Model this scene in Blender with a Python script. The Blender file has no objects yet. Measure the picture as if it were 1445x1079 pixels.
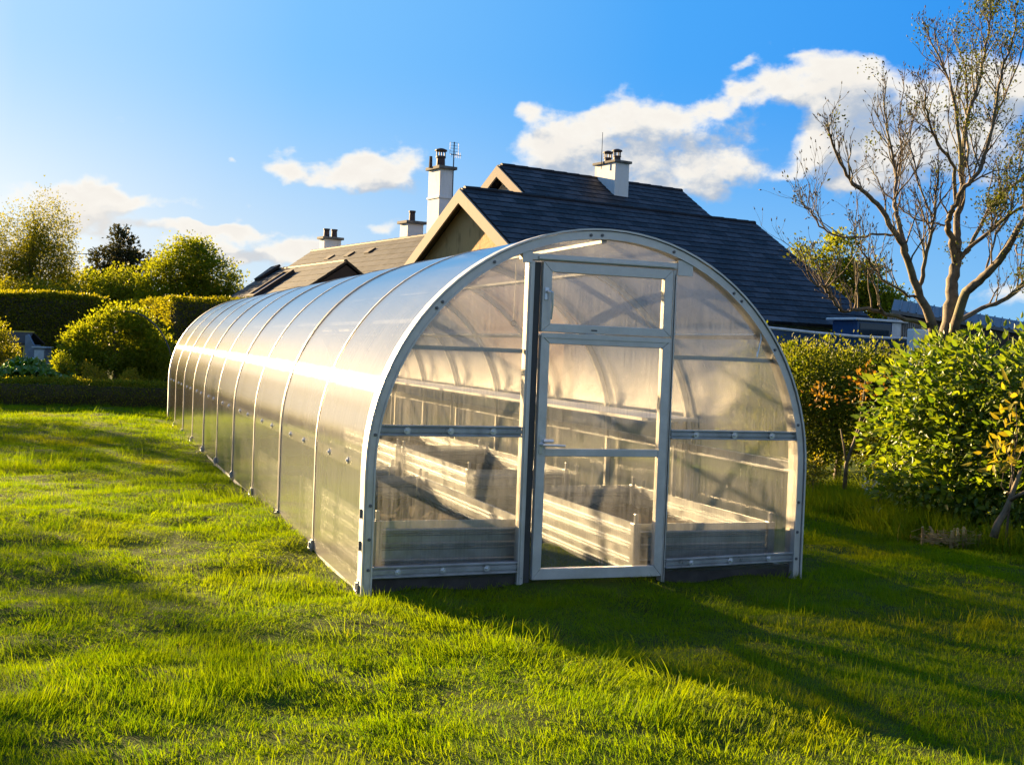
import bpy, bmesh, math, random
import numpy as np
from mathutils import Vector, Matrix

scn = bpy.context.scene
COL = scn.collection
rad = math.radians

# ------------------------------------------------------------------ camera
F_PX, W_PX, H_PX = 1690.25, 1445.0, 1079.0
PITCH, ROLL, YAW = rad(1.4848), rad(-2.2279), rad(20.2165)
CAM = np.array([-1.6444, -6.9040, 1.4392])
def cam_rows():
    cy, sy = math.cos(YAW), math.sin(YAW)
    fwd = np.array([sy*math.cos(PITCH), cy*math.cos(PITCH), -math.sin(PITCH)])
    right = np.array([cy, -sy, 0.0])
    down = np.cross(fwd, right)
    cr, sr = math.cos(ROLL), math.sin(ROLL)
    return np.array([cr*right + sr*down, -sr*right + cr*down, fwd])
ROWS = cam_rows()
cd = bpy.data.cameras.new('camera')
cam = bpy.data.objects.new('camera', cd); COL.objects.link(cam)
cd.sensor_fit = 'HORIZONTAL'; cd.sensor_width = 36.0
cd.lens = F_PX/W_PX*36.0
cd.clip_start = 0.05; cd.clip_end = 2000
mw = Matrix.Identity(4)
for i in range(3):
    mw[i][0] = ROWS[0][i]; mw[i][1] = -ROWS[1][i]; mw[i][2] = -ROWS[2][i]; mw[i][3] = CAM[i]
cam.matrix_world = mw
scn.camera = cam

# ------------------------------------------------------------------ light
SUN_AZ, SUN_EL = rad(-24.6), rad(11.3)      # azimuth from +Y towards +X
SUN_DIR = Vector((math.sin(SUN_AZ)*math.cos(SUN_EL), math.cos(SUN_AZ)*math.cos(SUN_EL), math.sin(SUN_EL)))
sl = bpy.data.lights.new('sun', 'SUN'); sun = bpy.data.objects.new('sun', sl); COL.objects.link(sun)
sl.energy = 5.0; sl.angle = rad(0.5); sl.color = (1.0, 0.70, 0.36)
sun.rotation_euler = SUN_DIR.to_track_quat('Z', 'Y').to_euler()
EXPOSURE = 2.5
SKY_STRENGTH = 0.05
scn.view_settings.view_transform = 'Standard'
scn.view_settings.look = 'None'
scn.view_settings.exposure = EXPOSURE
scn.view_settings.gamma = 1.0
cy = scn.cycles
cy.max_bounces = 10; cy.diffuse_bounces = 4; cy.glossy_bounces = 4; cy.transmission_bounces = 8
cy.transparent_max_bounces = 24
cy.caustics_reflective = False; cy.caustics_refractive = False
cy.sample_clamp_indirect = 6.0
cy.use_denoising = True
try: cy.denoiser = 'OPENIMAGEDENOISE'
except Exception: pass

# --- node helpers
class NT:
    def __init__(s, tree): s.t = tree; s.n = tree.nodes; s.l = tree.links
    def add(s, typ, **kw):
        n = s.n.new(typ)
        for k, v in kw.items(): setattr(n, k, v)
        return n
    def put(s, sock, v):
        if v is None: return
        if isinstance(v, bpy.types.NodeSocket): s.l.new(v, sock)
        elif isinstance(v, (tuple, list)) and len(v) == 3 and sock.type == 'RGBA': sock.default_value = (*v, 1)
        else: sock.default_value = v
    def math(s, op, a, b=None, c=None, clamp=False):
        n = s.add('ShaderNodeMath', operation=op, use_clamp=clamp)
        s.put(n.inputs[0], a)
        if b is not None: s.put(n.inputs[1], b)
        if c is not None: s.put(n.inputs[2], c)
        return n.outputs[0]
    def vmath(s, op, a, b=None):
        n = s.add('ShaderNodeVectorMath', operation=op)
        s.put(n.inputs[0], a)
        if b is not None:
            s.put(n.inputs['Scale'] if op == 'SCALE' else n.inputs[1], b)
        return n.outputs['Value'] if op in ('DOT_PRODUCT', 'LENGTH') else n.outputs['Vector']
    def mix(s, fac, a, b, blend='MIX'):
        n = s.add('ShaderNodeMix', data_type='RGBA', blend_type=blend, clamp_factor=True)
        s.put(n.inputs[0], fac); s.put(n.inputs[6], a); s.put(n.inputs[7], b)
        return n.outputs[2]
    def noise(s, vec, scale, detail=3, rough=.5, dist=0.0, lac=2.0):
        n = s.add('ShaderNodeTexNoise'); 
        if vec is not None: s.l.new(vec, n.inputs['Vector'])
        n.inputs['Scale'].default_value = scale; n.inputs['Detail'].default_value = detail
        n.inputs['Roughness'].default_value = rough; n.inputs['Distortion'].default_value = dist
        n.inputs['Lacunarity'].default_value = lac
        return n.outputs[0]
    def smooth(s, x, lo, hi, a=0.0, b=1.0):
        n = s.add('ShaderNodeMapRange', interpolation_type='SMOOTHSTEP')
        s.put(n.inputs[0], x); s.put(n.inputs[1], lo); s.put(n.inputs[2], hi); s.put(n.inputs[3], a); s.put(n.inputs[4], b)
        return n.outputs[0]
    def cosv(s):
        g_ = s.add('ShaderNodeNewGeometry')
        return s.math('ABSOLUTE', s.vmath('DOT_PRODUCT', g_.outputs['Normal'], g_.outputs['Incoming']))
    def schlick(s, f0):
        return s.math('ADD', s.math('MULTIPLY', s.math('POWER', s.math('SUBTRACT', 1.0, s.cosv(), clamp=True), 5.0), 1-f0), f0)
    def ramp(s, fac, stops, interp='LINEAR'):
        n = s.add('ShaderNodeValToRGB'); r = n.color_ramp; r.interpolation = interp
        while len(r.elements) < len(stops): r.elements.new(0.5)
        for e, (p, c) in zip(r.elements, stops): e.position = p; e.color = (*c, 1)
        s.put(n.inputs[0], fac)
        return n.outputs[0]
    def bump(s, h, strength, dist=0.01):
        n = s.add('ShaderNodeBump'); s.put(n.inputs['Height'], h)
        n.inputs['Strength'].default_value = strength; n.inputs['Distance'].default_value = dist
        return n.outputs[0]

# ------------------------------------------------------------------ world: Nishita sky and clouds at infinity
def px_dir(u, v):
    d = ROWS.T @ np.array([(u-W_PX/2)/F_PX, (v-H_PX/2)/F_PX, 1.0])
    return d/np.linalg.norm(d)
def azel(u, v):
    d = px_dir(u, v)
    return math.degrees(math.atan2(d[0], d[1])), math.degrees(math.asin(d[2]))
world = bpy.data.worlds.new('World'); scn.world = world; world.use_nodes = True
w = NT(world.node_tree); w.n.clear()
wout = w.add('ShaderNodeOutputWorld'); bg = w.add('ShaderNodeBackground')
w.l.new(bg.outputs[0], wout.inputs[0]); bg.inputs[1].default_value = SKY_STRENGTH
sky = w.add('ShaderNodeTexSky', sky_type='NISHITA', sun_disc=False)
sky.sun_elevation = SUN_EL; sky.sun_rotation = SUN_AZ
sky.altitude = 50; sky.air_density = 1.0; sky.dust_density = 0.6; sky.ozone_density = 1.6
tc = w.add('ShaderNodeTexCoord')
sepw = w.add('ShaderNodeSeparateXYZ'); w.l.new(tc.outputs['Generated'], sepw.inputs[0])
sdot = w.vmath('DOT_PRODUCT', tc.outputs['Generated'], tuple(SUN_DIR))
# clear air: colour by the angle to the sun, paler and warmer low down; blended with the physical sky
K = 1/(SKY_STRENGTH*2**EXPOSURE)
def kc(*c): return tuple(x*K for x in c)
clear = w.ramp(w.math('MULTIPLY_ADD', sdot, .5, .5), [(0.0, kc(.05, .30, .80)), (.60, kc(.01, .25, .84)), (.70, kc(.015, .29, .90)), (.82, kc(.06, .39, .97)), (.915, kc(.20, .55, 1.0)), (.965, kc(.42, .70, 1.0)), (1.0, kc(1.1, 1.0, .90))])
low = w.ramp(w.math('MULTIPLY_ADD', sdot, .5, .5), [(0.0, kc(.40, .58, .85)), (.62, kc(.22, .56, .95)), (.82, kc(.34, .66, .97)), (.93, kc(.82, .88, .92)), (1.0, kc(1.5, 1.25, .95))])
grad = w.mix(w.smooth(sepw.outputs[2], -.02, .24), low, clear)
phys = w.mix(1.0, sky.outputs[0], (0.40, 0.52, 0.70), 'MULTIPLY')
skycol = w.mix(.92, phys, grad)
# cloud density as a node group of the view direction, in degrees of azimuth / elevation
# (pixel u, v, half width, half height, weight)
CLOUDS = [
    # bank behind the chimney
    (785,208,46,44,1.05),(850,184,54,40,1.1),(905,205,54,46,1.05),(985,205,58,50,1.1),(895,245,125,34,1.05),(750,156,18,22,.8),
    # right bank
    (1165,104,64,30,1.05),(1105,128,58,26,1.0),(1195,158,62,46,1.05),(1140,200,52,28,.7),(1240,190,70,40,.95),(1330,160,80,52,1.0),
    (1410,130,80,56,1.0),(1025,148,30,17,.85),(1080,250,40,14,.45),(1180,240,70,26,.8),(1330,240,110,30,.7),
    (1125,68,42,11,.66),(990,83,14,11,.62),(1040,88,13,9,.58),
    (1420,415,56,20,.7),(1100,345,36,9,.5),
    # small clouds left of the tall chimney
    (400,232,30,13,.85),(405,248,20,10,.75),(447,258,32,15,.95),(515,240,40,24,1.0),(562,248,38,30,1.05),(500,250,28,17,.85),(330,227,9,7,.66),
    # low banks at the left
    (190,278,120,13,.85),(110,284,64,18,.8),(230,320,130,11,.8),(60,300,100,22,.62),(320,323,64,9,.75),(370,366,90,22,1.0),
    (420,360,40,16,.95),(290,350,110,14,.62),(545,318,34,12,.85),(60,345,110,20,.6),
]
rnd0 = random.Random(5)
# unseen clouds beyond the frame for other viewpoints; large ones added as fill light
EXTRA = [(165,32,30,10,1.1),(-150,45,34,12,1.1),(110,40,26,10,1.1),(-165,18,34,7,1.1),(-110,60,40,10,1),(130,62,50,12,1),(60,55,26,8,.9),(-60,9,14,3,.9),(-48,6,10,2,.8),(-110,12,18,5,.9),(70,14,14,5,1),(95,18,16,6,1),(150,20,20,8,1),(-160,25,20,8,1),(62,8,10,2.5,.8),(-80,18,9,3,.8),(180,10,25,4,.8),(35,38,12,4,.6),(120,8,20,3,.8)]
g = bpy.data.node_groups.new('cloud_density', 'ShaderNodeTree')
g.interface.new_socket('Vector', in_out='INPUT', socket_type='NodeSocketVector')
g.interface.new_socket('Density', in_out='OUTPUT', socket_type='NodeSocketFloat')
gg = NT(g); gi = gg.add('NodeGroupInput'); go = gg.add('NodeGroupOutput')
dvec = gi.outputs[0]
nv = gg.add('ShaderNodeMapping'); nv.inputs['Scale'].default_value = (1, 1, 1.5); gg.l.new(dvec, nv.inputs[0])
warp1 = gg.add('ShaderNodeTexNoise'); warp1.inputs['Scale'].default_value = 16; warp1.inputs['Detail'].default_value = 4
gg.l.new(nv.outputs[0], warp1.inputs['Vector'])
wv = gg.vmath('SCALE', gg.vmath('SUBTRACT', warp1.outputs['Color'], (.5, .5, .5)), 0.055)
sep = gg.add('ShaderNodeSeparateXYZ'); gg.l.new(gg.vmath('ADD', dvec, wv), sep.inputs[0])
az = gg.math('MULTIPLY', gg.math('ARCTAN2', sep.outputs[0], sep.outputs[1]), 57.29578)
el = gg.math('MULTIPLY', gg.math('ARCSINE', sep.outputs[2]), 57.29578)
tot = None
ell = []
for (u, v, a, b, wt) in CLOUDS:
    A, E_ = azel(u, v); ell.append((A, E_, a*57.3/F_PX, b*57.3/F_PX, wt))
for e in EXTRA: ell.append(e)
for (A, E_, a, b, wt) in ell:
    x = gg.math('MULTIPLY', gg.math('SUBTRACT', az, A), 1/a)
    y = gg.math('MULTIPLY', gg.math('SUBTRACT', el, E_), 1/b)
    r2 = gg.math('ADD', gg.math('MULTIPLY', x, x), gg.math('MULTIPLY', y, y))
    k = gg.math('MULTIPLY', gg.math('EXPONENT', gg.math('MULTIPLY', r2, -0.9)), wt)
    tot = k if tot is None else gg.math('ADD', tot, k)
tot = gg.math('MINIMUM', tot, 1.05)
n1 = gg.noise(nv.outputs[0], 26, 7, .58, .1)
dens = gg.math('ADD', gg.math('MULTIPLY', tot, .92), gg.math('MULTIPLY', gg.math('SUBTRACT', n1, .5), 1.9))
gg.l.new(dens, go.inputs[0])
def cloud(vec):
    n = w.add('ShaderNodeGroup'); n.node_tree = g; w.l.new(vec, n.inputs[0]); return n.outputs[0]
dirv = tc.outputs['Generated']
d0 = cloud(dirv)
offv = w.vmath('ADD', dirv, (-0.014, 0.0, 0.020))
d1 = cloud(offv)
mask = w.smooth(d0, 0.40, 0.98)
shade = w.smooth(w.math('SUBTRACT', d0, d1), -0.30, 0.42)       # sunward edges bright, undersides grey
thick = w.smooth(d0, 0.55, 1.3)
lit = w.mix(thick, kc(1.02, .99, .92), kc(.92, .88, .82))
under = w.mix(w.smooth(sdot, .72, .93), kc(.46, .54, .66), kc(.80, .78, .75))
ccol = w.mix(shade, under, lit)
final = w.mix(mask, skycol, ccol)
w.l.new(final, bg.inputs[0])
world.cycles.sampling_method = 'MANUAL'; world.cycles.sample_map_resolution = 1024

# ------------------------------------------------------------------ geometry helpers
def P(u, v, D):
    """point seen at photo pixel (u, v), D metres in front of the lens"""
    d = ROWS.T @ np.array([(u-W_PX/2)/F_PX, (v-H_PX/2)/F_PX, 1.0])
    return Vector(CAM + D*d)
def ray_plane(u, v, p0, n):
    d = Vector(ROWS.T @ np.array([(u-W_PX/2)/F_PX, (v-H_PX/2)/F_PX, 1.0])); c = Vector(CAM)
    return c + d*((p0-c).dot(n)/d.dot(n))
def level(lat, dep, z=0.0):
    cyw, syw = math.cos(YAW), math.sin(YAW)
    return Vector((CAM[0]+lat*cyw+dep*syw, CAM[1]-lat*syw+dep*cyw, z))
def hsh(ix, iy, seed):
    h = (ix.astype(np.int64)*374761393 + iy.astype(np.int64)*668265263 + seed*1274126177) & 0xffffffff
    h = ((h ^ (h >> 13))*1274126177) & 0xffffffff
    return ((h ^ (h >> 16)) & 0xffff)/65535.0
def vnoise(x, y, seed=0):
    x = np.asarray(x, float); y = np.asarray(y, float)
    ix = np.floor(x); iy = np.floor(y); fx = x-ix; fy = y-iy
    fx = fx*fx*(3-2*fx); fy = fy*fy*(3-2*fy)
    a = hsh(ix, iy, seed); b = hsh(ix+1, iy, seed); c = hsh(ix, iy+1, seed); d = hsh(ix+1, iy+1, seed)
    return (a*(1-fx)+b*fx)*(1-fy)+(c*(1-fx)+d*fx)*fy
def ground_h(x, y):
    h = .040*(vnoise(x/.9, y/.9, 1)-.5)+.050*(vnoise(x/.37+7, y/.37, 2)-.5)+.09*(vnoise(x/3.2, y/3.2, 3)-.5)
    return h - 0.03

class MB:
    def __init__(s): s.v = []; s.f = []; s.uv = {}
    def quad(s, a, b, c, d, uv=None):
        i = len(s.v); s.v += [tuple(a), tuple(b), tuple(c), tuple(d)]; s.f.append((i, i+1, i+2, i+3))
        if uv: s.uv[len(s.f)-1] = uv
    def poly(s, pts, uv=None):
        i = len(s.v); s.v += [tuple(p) for p in pts]; s.f.append(tuple(range(i, i+len(pts))))
        if uv: s.uv[len(s.f)-1] = uv
    def hexa(s, c8):
        """8 corners: bottom ring 0-3, top ring 4-7"""
        i = len(s.v); s.v += [tuple(p) for p in c8]
        for q in ((3,2,1,0),(4,5,6,7),(0,1,5,4),(1,2,6,5),(2,3,7,6),(3,0,4,7)): s.f.append(tuple(i+k for k in q))
    def box(s, x0, x1, y0, y1, z0, z1):
        s.hexa([(x0,y0,z0),(x1,y0,z0),(x1,y1,z0),(x0,y1,z0),(x0,y0,z1),(x1,y0,z1),(x1,y1,z1),(x0,y1,z1)])
    def obox(s, o, ax, ay, az):
        o, ax, ay, az = Vector(o), Vector(ax), Vector(ay), Vector(az)
        s.hexa([o, o+ax, o+ax+ay, o+ay, o+az, o+ax+az, o+ax+ay+az, o+ay+az])
    def bar(s, a, b, w, h, up=(0, 0, 1)):
        a, b = Vector(a), Vector(b); d = (b-a).normalized(); up = Vector(up)
        x = d.cross(up).normalized()*w; y = x.normalized().cross(d).normalized()*h
        s.obox(a-x/2-y/2, x, b-a, y)
    def prism(s, pts, d):
        """extrude a planar polygon by vector d"""
        n = len(pts); i = len(s.v); d = Vector(d)
        s.v += [tuple(p) for p in pts]+[tuple(Vector(p)+d) for p in pts]
        s.f.append(tuple(range(i, i+n))); s.f.append(tuple(range(i+2*n-1, i+n-1, -1)))
        for k in range(n): s.f.append((i+(k+1) % n, i+k, i+n+k, i+n+(k+1) % n))
    def tube(s, pts, radii, sides=6, cap=True):
        pts = [Vector(p) for p in pts]; n = len(pts); base = len(s.v); ref = None
        for k, p in enumerate(pts):
            t = (pts[min(k+1, n-1)]-pts[max(k-1, 0)]).normalized()
            if ref is None: ref = Vector((1, 0, 0)) if abs(t.x) < .8 else Vector((0, 1, 0))
            ref = (ref - t*ref.dot(t)).normalized(); b = t.cross(ref)
            r = radii[k] if hasattr(radii, '__len__') else radii
            for j in range(sides):
                a = 2*math.pi*j/sides
                s.v.append(tuple(p+ref*(math.cos(a)*r)+b*(math.sin(a)*r)))
        for k in range(n-1):
            for j in range(sides):
                j2 = (j+1) % sides
                s.f.append((base+k*sides+j, base+k*sides+j2, base+(k+1)*sides+j2, base+(k+1)*sides+j))
        if cap:
            s.f.append(tuple(base+j for j in range(sides-1, -1, -1)))
            s.f.append(tuple(base+(n-1)*sides+j for j in range(sides)))
    def cyl(s, a, b, r, sides=12, r2=None): s.tube([a, b], [r, r if r2 is None else r2], sides)
    def lathe(s, c, prof, sides=16):
        """prof: (radius, z) list around the vertical axis through c"""
        c = Vector(c); base = len(s.v); n = len(prof)
        for (r, z) in prof:
            for j in range(sides):
                a = 2*math.pi*j/sides; s.v.append((c.x+r*math.cos(a), c.y+r*math.sin(a), c.z+z))
        for k in range(n-1):
            for j in range(sides):
                j2 = (j+1) % sides
                s.f.append((base+k*sides+j, base+k*sides+j2, base+(k+1)*sides+j2, base+(k+1)*sides+j))
        s.f.append(tuple(base+(n-1)*sides+j for j in range(sides)))
        s.f.append(tuple(base+j for j in range(sides-1, -1, -1)))
    def build(s, name, mat, parent=None, smooth=False, bevel=0.0, at=None):
        me = bpy.data.meshes.new(name)
        off = Vector((0, 0, 0))
        if parent is not None: off = world_loc(parent)
        if at is not None: off = Vector(at)
        vs = [(v[0]-off.x, v[1]-off.y, v[2]-off.z) for v in s.v]
        me.from_pydata(vs, [], s.f); me.update()
        if s.uv:
            ul = me.uv_layers.new(name='UVMap')
            for fi, uvs in s.uv.items():
                for li, uv in zip(me.polygons[fi].loop_indices, uvs): ul.data[li].uv = uv
        return link(name, me, mat, parent, smooth, bevel, at)
def world_loc(o):
    p = Vector(o.location)
    while o.parent: o = o.parent; p += Vector(o.location)
    return p
def link(name, me, mat, parent=None, smooth=False, bevel=0.0, at=None):
    for m in (mat if isinstance(mat, (list, tuple)) else [mat]): me.materials.append(m)
    if smooth:
        for p in me.polygons: p.use_smooth = True
    o = bpy.data.objects.new(name, me); COL.objects.link(o)
    if parent is not None: o.parent = parent
    if at is not None: o.location = Vector(at) - (world_loc(parent) if parent is not None else Vector((0, 0, 0)))
    if bevel:
        b = o.modifiers.new('bevel', 'BEVEL'); b.width = bevel; b.segments = 2; b.limit_method = 'ANGLE'
    return o
def tag(o, label=None, cat=None, group=None, kind=None):
    if label: o['label'] = label
    if cat: o['category'] = cat
    if group: o['group'] = group
    if kind: o['kind'] = kind
    return o
def thing(name, loc, label, cat, group=None):
    o = bpy.data.objects.new(name, None); COL.objects.link(o); o.location = loc; o.empty_display_size = .2
    return tag(o, label, cat, group)
def dup(o, loc=None, parent=None):
    c = o.copy(); COL.objects.link(c)
    if loc is not None: c.location = loc
    if parent is not None: c.parent = parent
    return c
def dup_tree(root, loc):
    r = dup(root, loc)
    for ch in list(root.children):
        c = dup(ch, None, r)
        for gch in list(ch.children): dup(gch, None, c)
    return r

# ------------------------------------------------------------------ materials
def new_mat(name):
    m = bpy.data.materials.new(name); m.use_nodes = True
    t = NT(m.node_tree); t.n.clear(); out = t.add('ShaderNodeOutputMaterial')
    return m, t, out
def principled(t, out, color, rough=.5, metal=0.0, normal=None, spec=.5):
    b = t.add('ShaderNodeBsdfPrincipled')
    t.put(b.inputs['Base Color'], color); t.put(b.inputs['Roughness'], rough); t.put(b.inputs['Metallic'], metal)
    b.inputs['Specular IOR Level'].default_value = spec
    if normal is not None: t.l.new(normal, b.inputs['Normal'])
    t.l.new(b.outputs[0], out.inputs[0]); return b
def simple(name, c, rough=.6, metal=0.0, var=.25, scale=6.0, bump=0.0, spec=.5):
    m, t, out = new_mat(name); co = t.add('ShaderNodeTexCoord').outputs['Object']
    n = t.noise(co, scale, 5, .6)
    f = t.smooth(n, .3, .7, 1-var, 1+var*.6)
    col = t.vmath('SCALE', c, f)
    nn = t.bump(t.noise(co, scale*6, 4, .6), bump, .01) if bump else None
    r = t.math('ADD', t.math('MULTIPLY', t.math('SUBTRACT', n, .5), .25), rough, clamp=True)
    principled(t, out, col, r, metal, nn, spec); return m
def metal(name, c, rough, streak=.15, metallic=.5):
    m, t, out = new_mat(name); co = t.add('ShaderNodeTexCoord').outputs['Object']
    n = t.noise(co, 9, 5, .65); n2 = t.noise(co, 60, 2, .5)
    col = t.vmath('SCALE', c, t.smooth(n, .3, .75, 1-streak, 1.05))
    r = t.math('ADD', rough, t.math('MULTIPLY', t.math('SUBTRACT', n, .5), .35), clamp=True)
    principled(t, out, col, r, metallic, t.bump(n2, .06, .002)); return m
def foliage(name, c_lo, c_hi, trans=.45, gloss=.05, rough=.5, tint=(1.5, 1.35, .5), patch=None):
    """leaf material: per-leaf random colour, light passing through the leaf"""
    m, t, out = new_mat(name)
    geo = t.add('ShaderNodeNewGeometry')
    r = geo.outputs['Random Per Island']
    col = t.mix(r, c_lo, c_hi)
    if patch:
        co = t.add('ShaderNodeTexCoord').outputs['Object']
        pn = t.smooth(t.noise(co, patch[1], 2, .5), .47, .62)
        col = t.mix(t.math('MULTIPLY', pn, patch[2]), col, patch[0])
    d = t.add('ShaderNodeBsdfDiffuse'); t.l.new(col, d.inputs[0])
    tr = t.add('ShaderNodeBsdfTranslucent'); t.l.new(t.mix(1.0, col, tint, 'MULTIPLY'), tr.inputs[0])
    mx = t.add('ShaderNodeMixShader'); mx.inputs[0].default_value = trans
    t.l.new(d.outputs[0], mx.inputs[1]); t.l.new(tr.outputs[0], mx.inputs[2])
    gl = t.add('ShaderNodeBsdfAnisotropic'); gl.inputs['Roughness'].default_value = rough; gl.inputs['Color'].default_value = (.9, .9, .8, 1)
    m2 = t.add('ShaderNodeMixShader'); t.l.new(t.math('MULTIPLY', t.schlick(.035), gloss*4, clamp=True), m2.inputs[0])
    t.l.new(mx.outputs[0], m2.inputs[1]); t.l.new(gl.outputs[0], m2.inputs[2])
    t.l.new(m2.outputs[0], out.inputs[0]); return m
def bark(name, c1, c2, scale=14):
    m, t, out = new_mat(name); co = t.add('ShaderNodeTexCoord').outputs['Object']
    n = t.noise(co, scale, 6, .65); n2 = t.noise(co, 2.2, 3, .5)
    col = t.mix(t.smooth(n, .35, .7), c1, c2)
    col = t.mix(t.smooth(n2, .5, .68, 0, .6), col, (.16, .15, .05))
    principled(t, out, col, .85, 0, t.bump(n, .5, .02)); return m

def polycarb(name, opaq, refr, rough_t=.65, aniso=True, tint=(.97, .96, .93), milk=(.86, .86, .84), gl_rough=.30, dust=.45):
    """twin-wall polycarbonate: see-through, milky, with fine flutes that blur and stretch what it passes and mirrors"""
    m, t, out = new_mat(name)
    uv = t.add('ShaderNodeUVMap'); uv.uv_map = 'UVMap'
    co = t.add('ShaderNodeTexCoord').outputs['Object']
    mp = t.add('ShaderNodeMapping'); t.l.new(uv.outputs[0], mp.inputs[0])
    mp.inputs['Scale'].default_value = (1.0, .035, 1.0)
    flute = t.noise(mp.outputs[0], 75, 3, .7)                     # long streaks along the flutes
    mp2 = t.add('ShaderNodeMapping'); t.l.new(uv.outputs[0], mp2.inputs[0]); mp2.inputs['Scale'].default_value = (1.0, .25, 1.0)
    smear = t.noise(mp2.outputs[0], 3.5, 5, .6)
    facing = t.math('SUBTRACT', 1.0, t.cosv(), clamp=True)
    sep = t.add('ShaderNodeSeparateXYZ'); t.l.new(uv.outputs[0], sep.inputs[0])
    # dust splashed low on the sheet, an uneven band with its own outline
    splash = t.math('MULTIPLY', t.smooth(t.math('ADD', sep.outputs[1], t.math('MULTIPLY', t.math('SUBTRACT', smear, .5), -.5)), .02, .42, .55, 0.0), t.smooth(t.noise(co, 22, 4, .7), .3, .7, .5, 1))
    # milky share grows towards glancing views (more cell walls in the line of sight)
    mk = t.math('ADD', t.math('ADD', opaq, t.math('MULTIPLY', t.math('POWER', facing, 2.2), .72)),
                t.math('ADD', t.math('MULTIPLY', t.math('SUBTRACT', flute, .5), .42), t.math('MULTIPLY', t.math('SUBTRACT', smear, .5), .34)), clamp=True)
    mk = t.math('ADD', mk, t.math('MULTIPLY', splash, dust), clamp=True)
    tp = t.add('ShaderNodeBsdfTransparent'); tp.inputs[0].default_value = (*tint, 1)
    rf = t.add('ShaderNodeBsdfRefraction'); rf.inputs['Color'].default_value = (*tint, 1); rf.inputs['Roughness'].default_value = rough_t; rf.inputs['IOR'].default_value = 1.07
    a = t.add('ShaderNodeMixShader'); a.inputs[0].default_value = refr
    t.l.new(tp.outputs[0], a.inputs[1]); t.l.new(rf.outputs[0], a.inputs[2])
    dc = t.mix(splash, milk, (.50, .46, .38))
    tl = t.add('ShaderNodeBsdfTranslucent'); t.l.new(dc, tl.inputs[0])
    df = t.add('ShaderNodeBsdfDiffuse'); t.l.new(dc, df.inputs[0])
    b = t.add('ShaderNodeMixShader'); b.inputs[0].default_value = .45
    t.l.new(tl.outputs[0], b.inputs[1]); t.l.new(df.outputs[0], b.inputs[2])
    c = t.add('ShaderNodeMixShader'); t.l.new(mk, c.inputs[0]); t.l.new(a.outputs[0], c.inputs[1]); t.l.new(b.outputs[0], c.inputs[2])
    tang = t.add('ShaderNodeTangent'); tang.direction_type = 'UV_MAP'; tang.uv_map = 'UVMap'
    gl = t.add('ShaderNodeBsdfAnisotropic', distribution='BECKMANN')
    t.put(gl.inputs['Roughness'], t.math('ADD', gl_rough, t.math('MULTIPLY', t.math('SUBTRACT', smear, .5), .05)))
    if aniso:
        gl.inputs['Anisotropy'].default_value = -.50
        t.l.new(tang.outputs[0], gl.inputs['Tangent'])
    gw = t.add('ShaderNodeBsdfAnisotropic'); gw.inputs['Roughness'].default_value = .40
    gmix = t.add('ShaderNodeMixShader'); gmix.inputs[0].default_value = .009
    t.l.new(gl.outputs[0], gmix.inputs[1]); t.l.new(gw.outputs[0], gmix.inputs[2])
    fr2 = t.math('MULTIPLY', t.schlick(.05), 1.5, clamp=True)        # two walls, each mirroring
    d = t.add('ShaderNodeMixShader'); t.l.new(fr2, d.inputs[0]); t.l.new(c.outputs[0], d.inputs[1]); t.l.new(gmix.outputs[0], d.inputs[2])
    t.l.new(d.outputs[0], out.inputs[0]); return m

M = {}
M['cover'] = polycarb('polycarbonate_cover', .11, .14, dust=.34, gl_rough=.19, tint=(.84, .825, .78), milk=(.68, .68, .66))
M['gable_pc'] = polycarb('polycarbonate_gable', .12, .34, dust=.12, rough_t=.22, gl_rough=.20, tint=(.92, .90, .86), milk=(.64, .65, .67))
M['alu'] = metal('aluminium', (.58, .57, .53), .45)
M['strap'] = metal('strap_aluminium', (.40, .39, .36), .45)
M['alu_dark'] = metal('aluminium_weathered', (.40, .42, .42), .45)
M['galv'] = metal('galvanised_steel', (.42, .44, .46), .33, .35)
M['zinc'] = metal('zinc_sheet', (.47, .50, .53), .36, .22, .9)
M['steel'] = metal('bright_steel', (.7, .72, .75), .2)
M['rubber'] = simple('dark_rubber', (.045, .047, .05), .5)
M['hinge'] = metal('hinge_steel', (.14, .145, .15), .45)
M['white_ply'] = simple('white_board', (.72, .70, .64), .45, var=.1)
M['soil'] = simple('soil', (.055, .035, .022), .95, var=.5, scale=25, bump=.8)
M['timber'] = simple('dark_timber', (.05, .045, .04), .8, var=.4, scale=8)

# ------------------------------------------------------------------ ground sheet
def graded(lo, hi, step, far):
    a = list(np.arange(lo, hi+1e-6, step)); s = step; x = hi; out = []
    while x < far: s *= 1.35; x += s; out.append(x)
    b = []; s = step; x = lo
    while x > -far: s *= 1.35; x -= s; b.append(x)
    return np.array(b[::-1]+a+out)
gx = graded(-9, 11, .11, 600); gy = graded(-4.5, 30, .12, 600)
X, Y = np.meshgrid(gx, gy); Z = ground_h(X, Y)
Z = np.where((np.abs(X-1) > 14) | (np.abs(Y-12) > 22), -.03, Z)
nx, ny = len(gx), len(gy)
me = bpy.data.meshes.new('ground')
idx = np.arange(nx*ny).reshape(ny, nx)
fa = np.stack([idx[:-1, :-1], idx[:-1, 1:], idx[1:, 1:], idx[1:, :-1]], -1).reshape(-1, 4)
me.from_pydata(np.stack([X, Y, Z], -1).reshape(-1, 3).tolist(), [], fa.tolist()); me.update()
m, t, out = new_mat('turf'); co = t.add('ShaderNodeTexCoord').outputs['Object']
c = t.mix(t.smooth(t.noise(co, 14, 5, .7), .35, .68), (.035, .040, .010), (.050, .095, .008))
c = t.mix(t.smooth(t.noise(co, 1.1, 3, .5), .4, .65), c, (.070, .105, .008))
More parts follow.
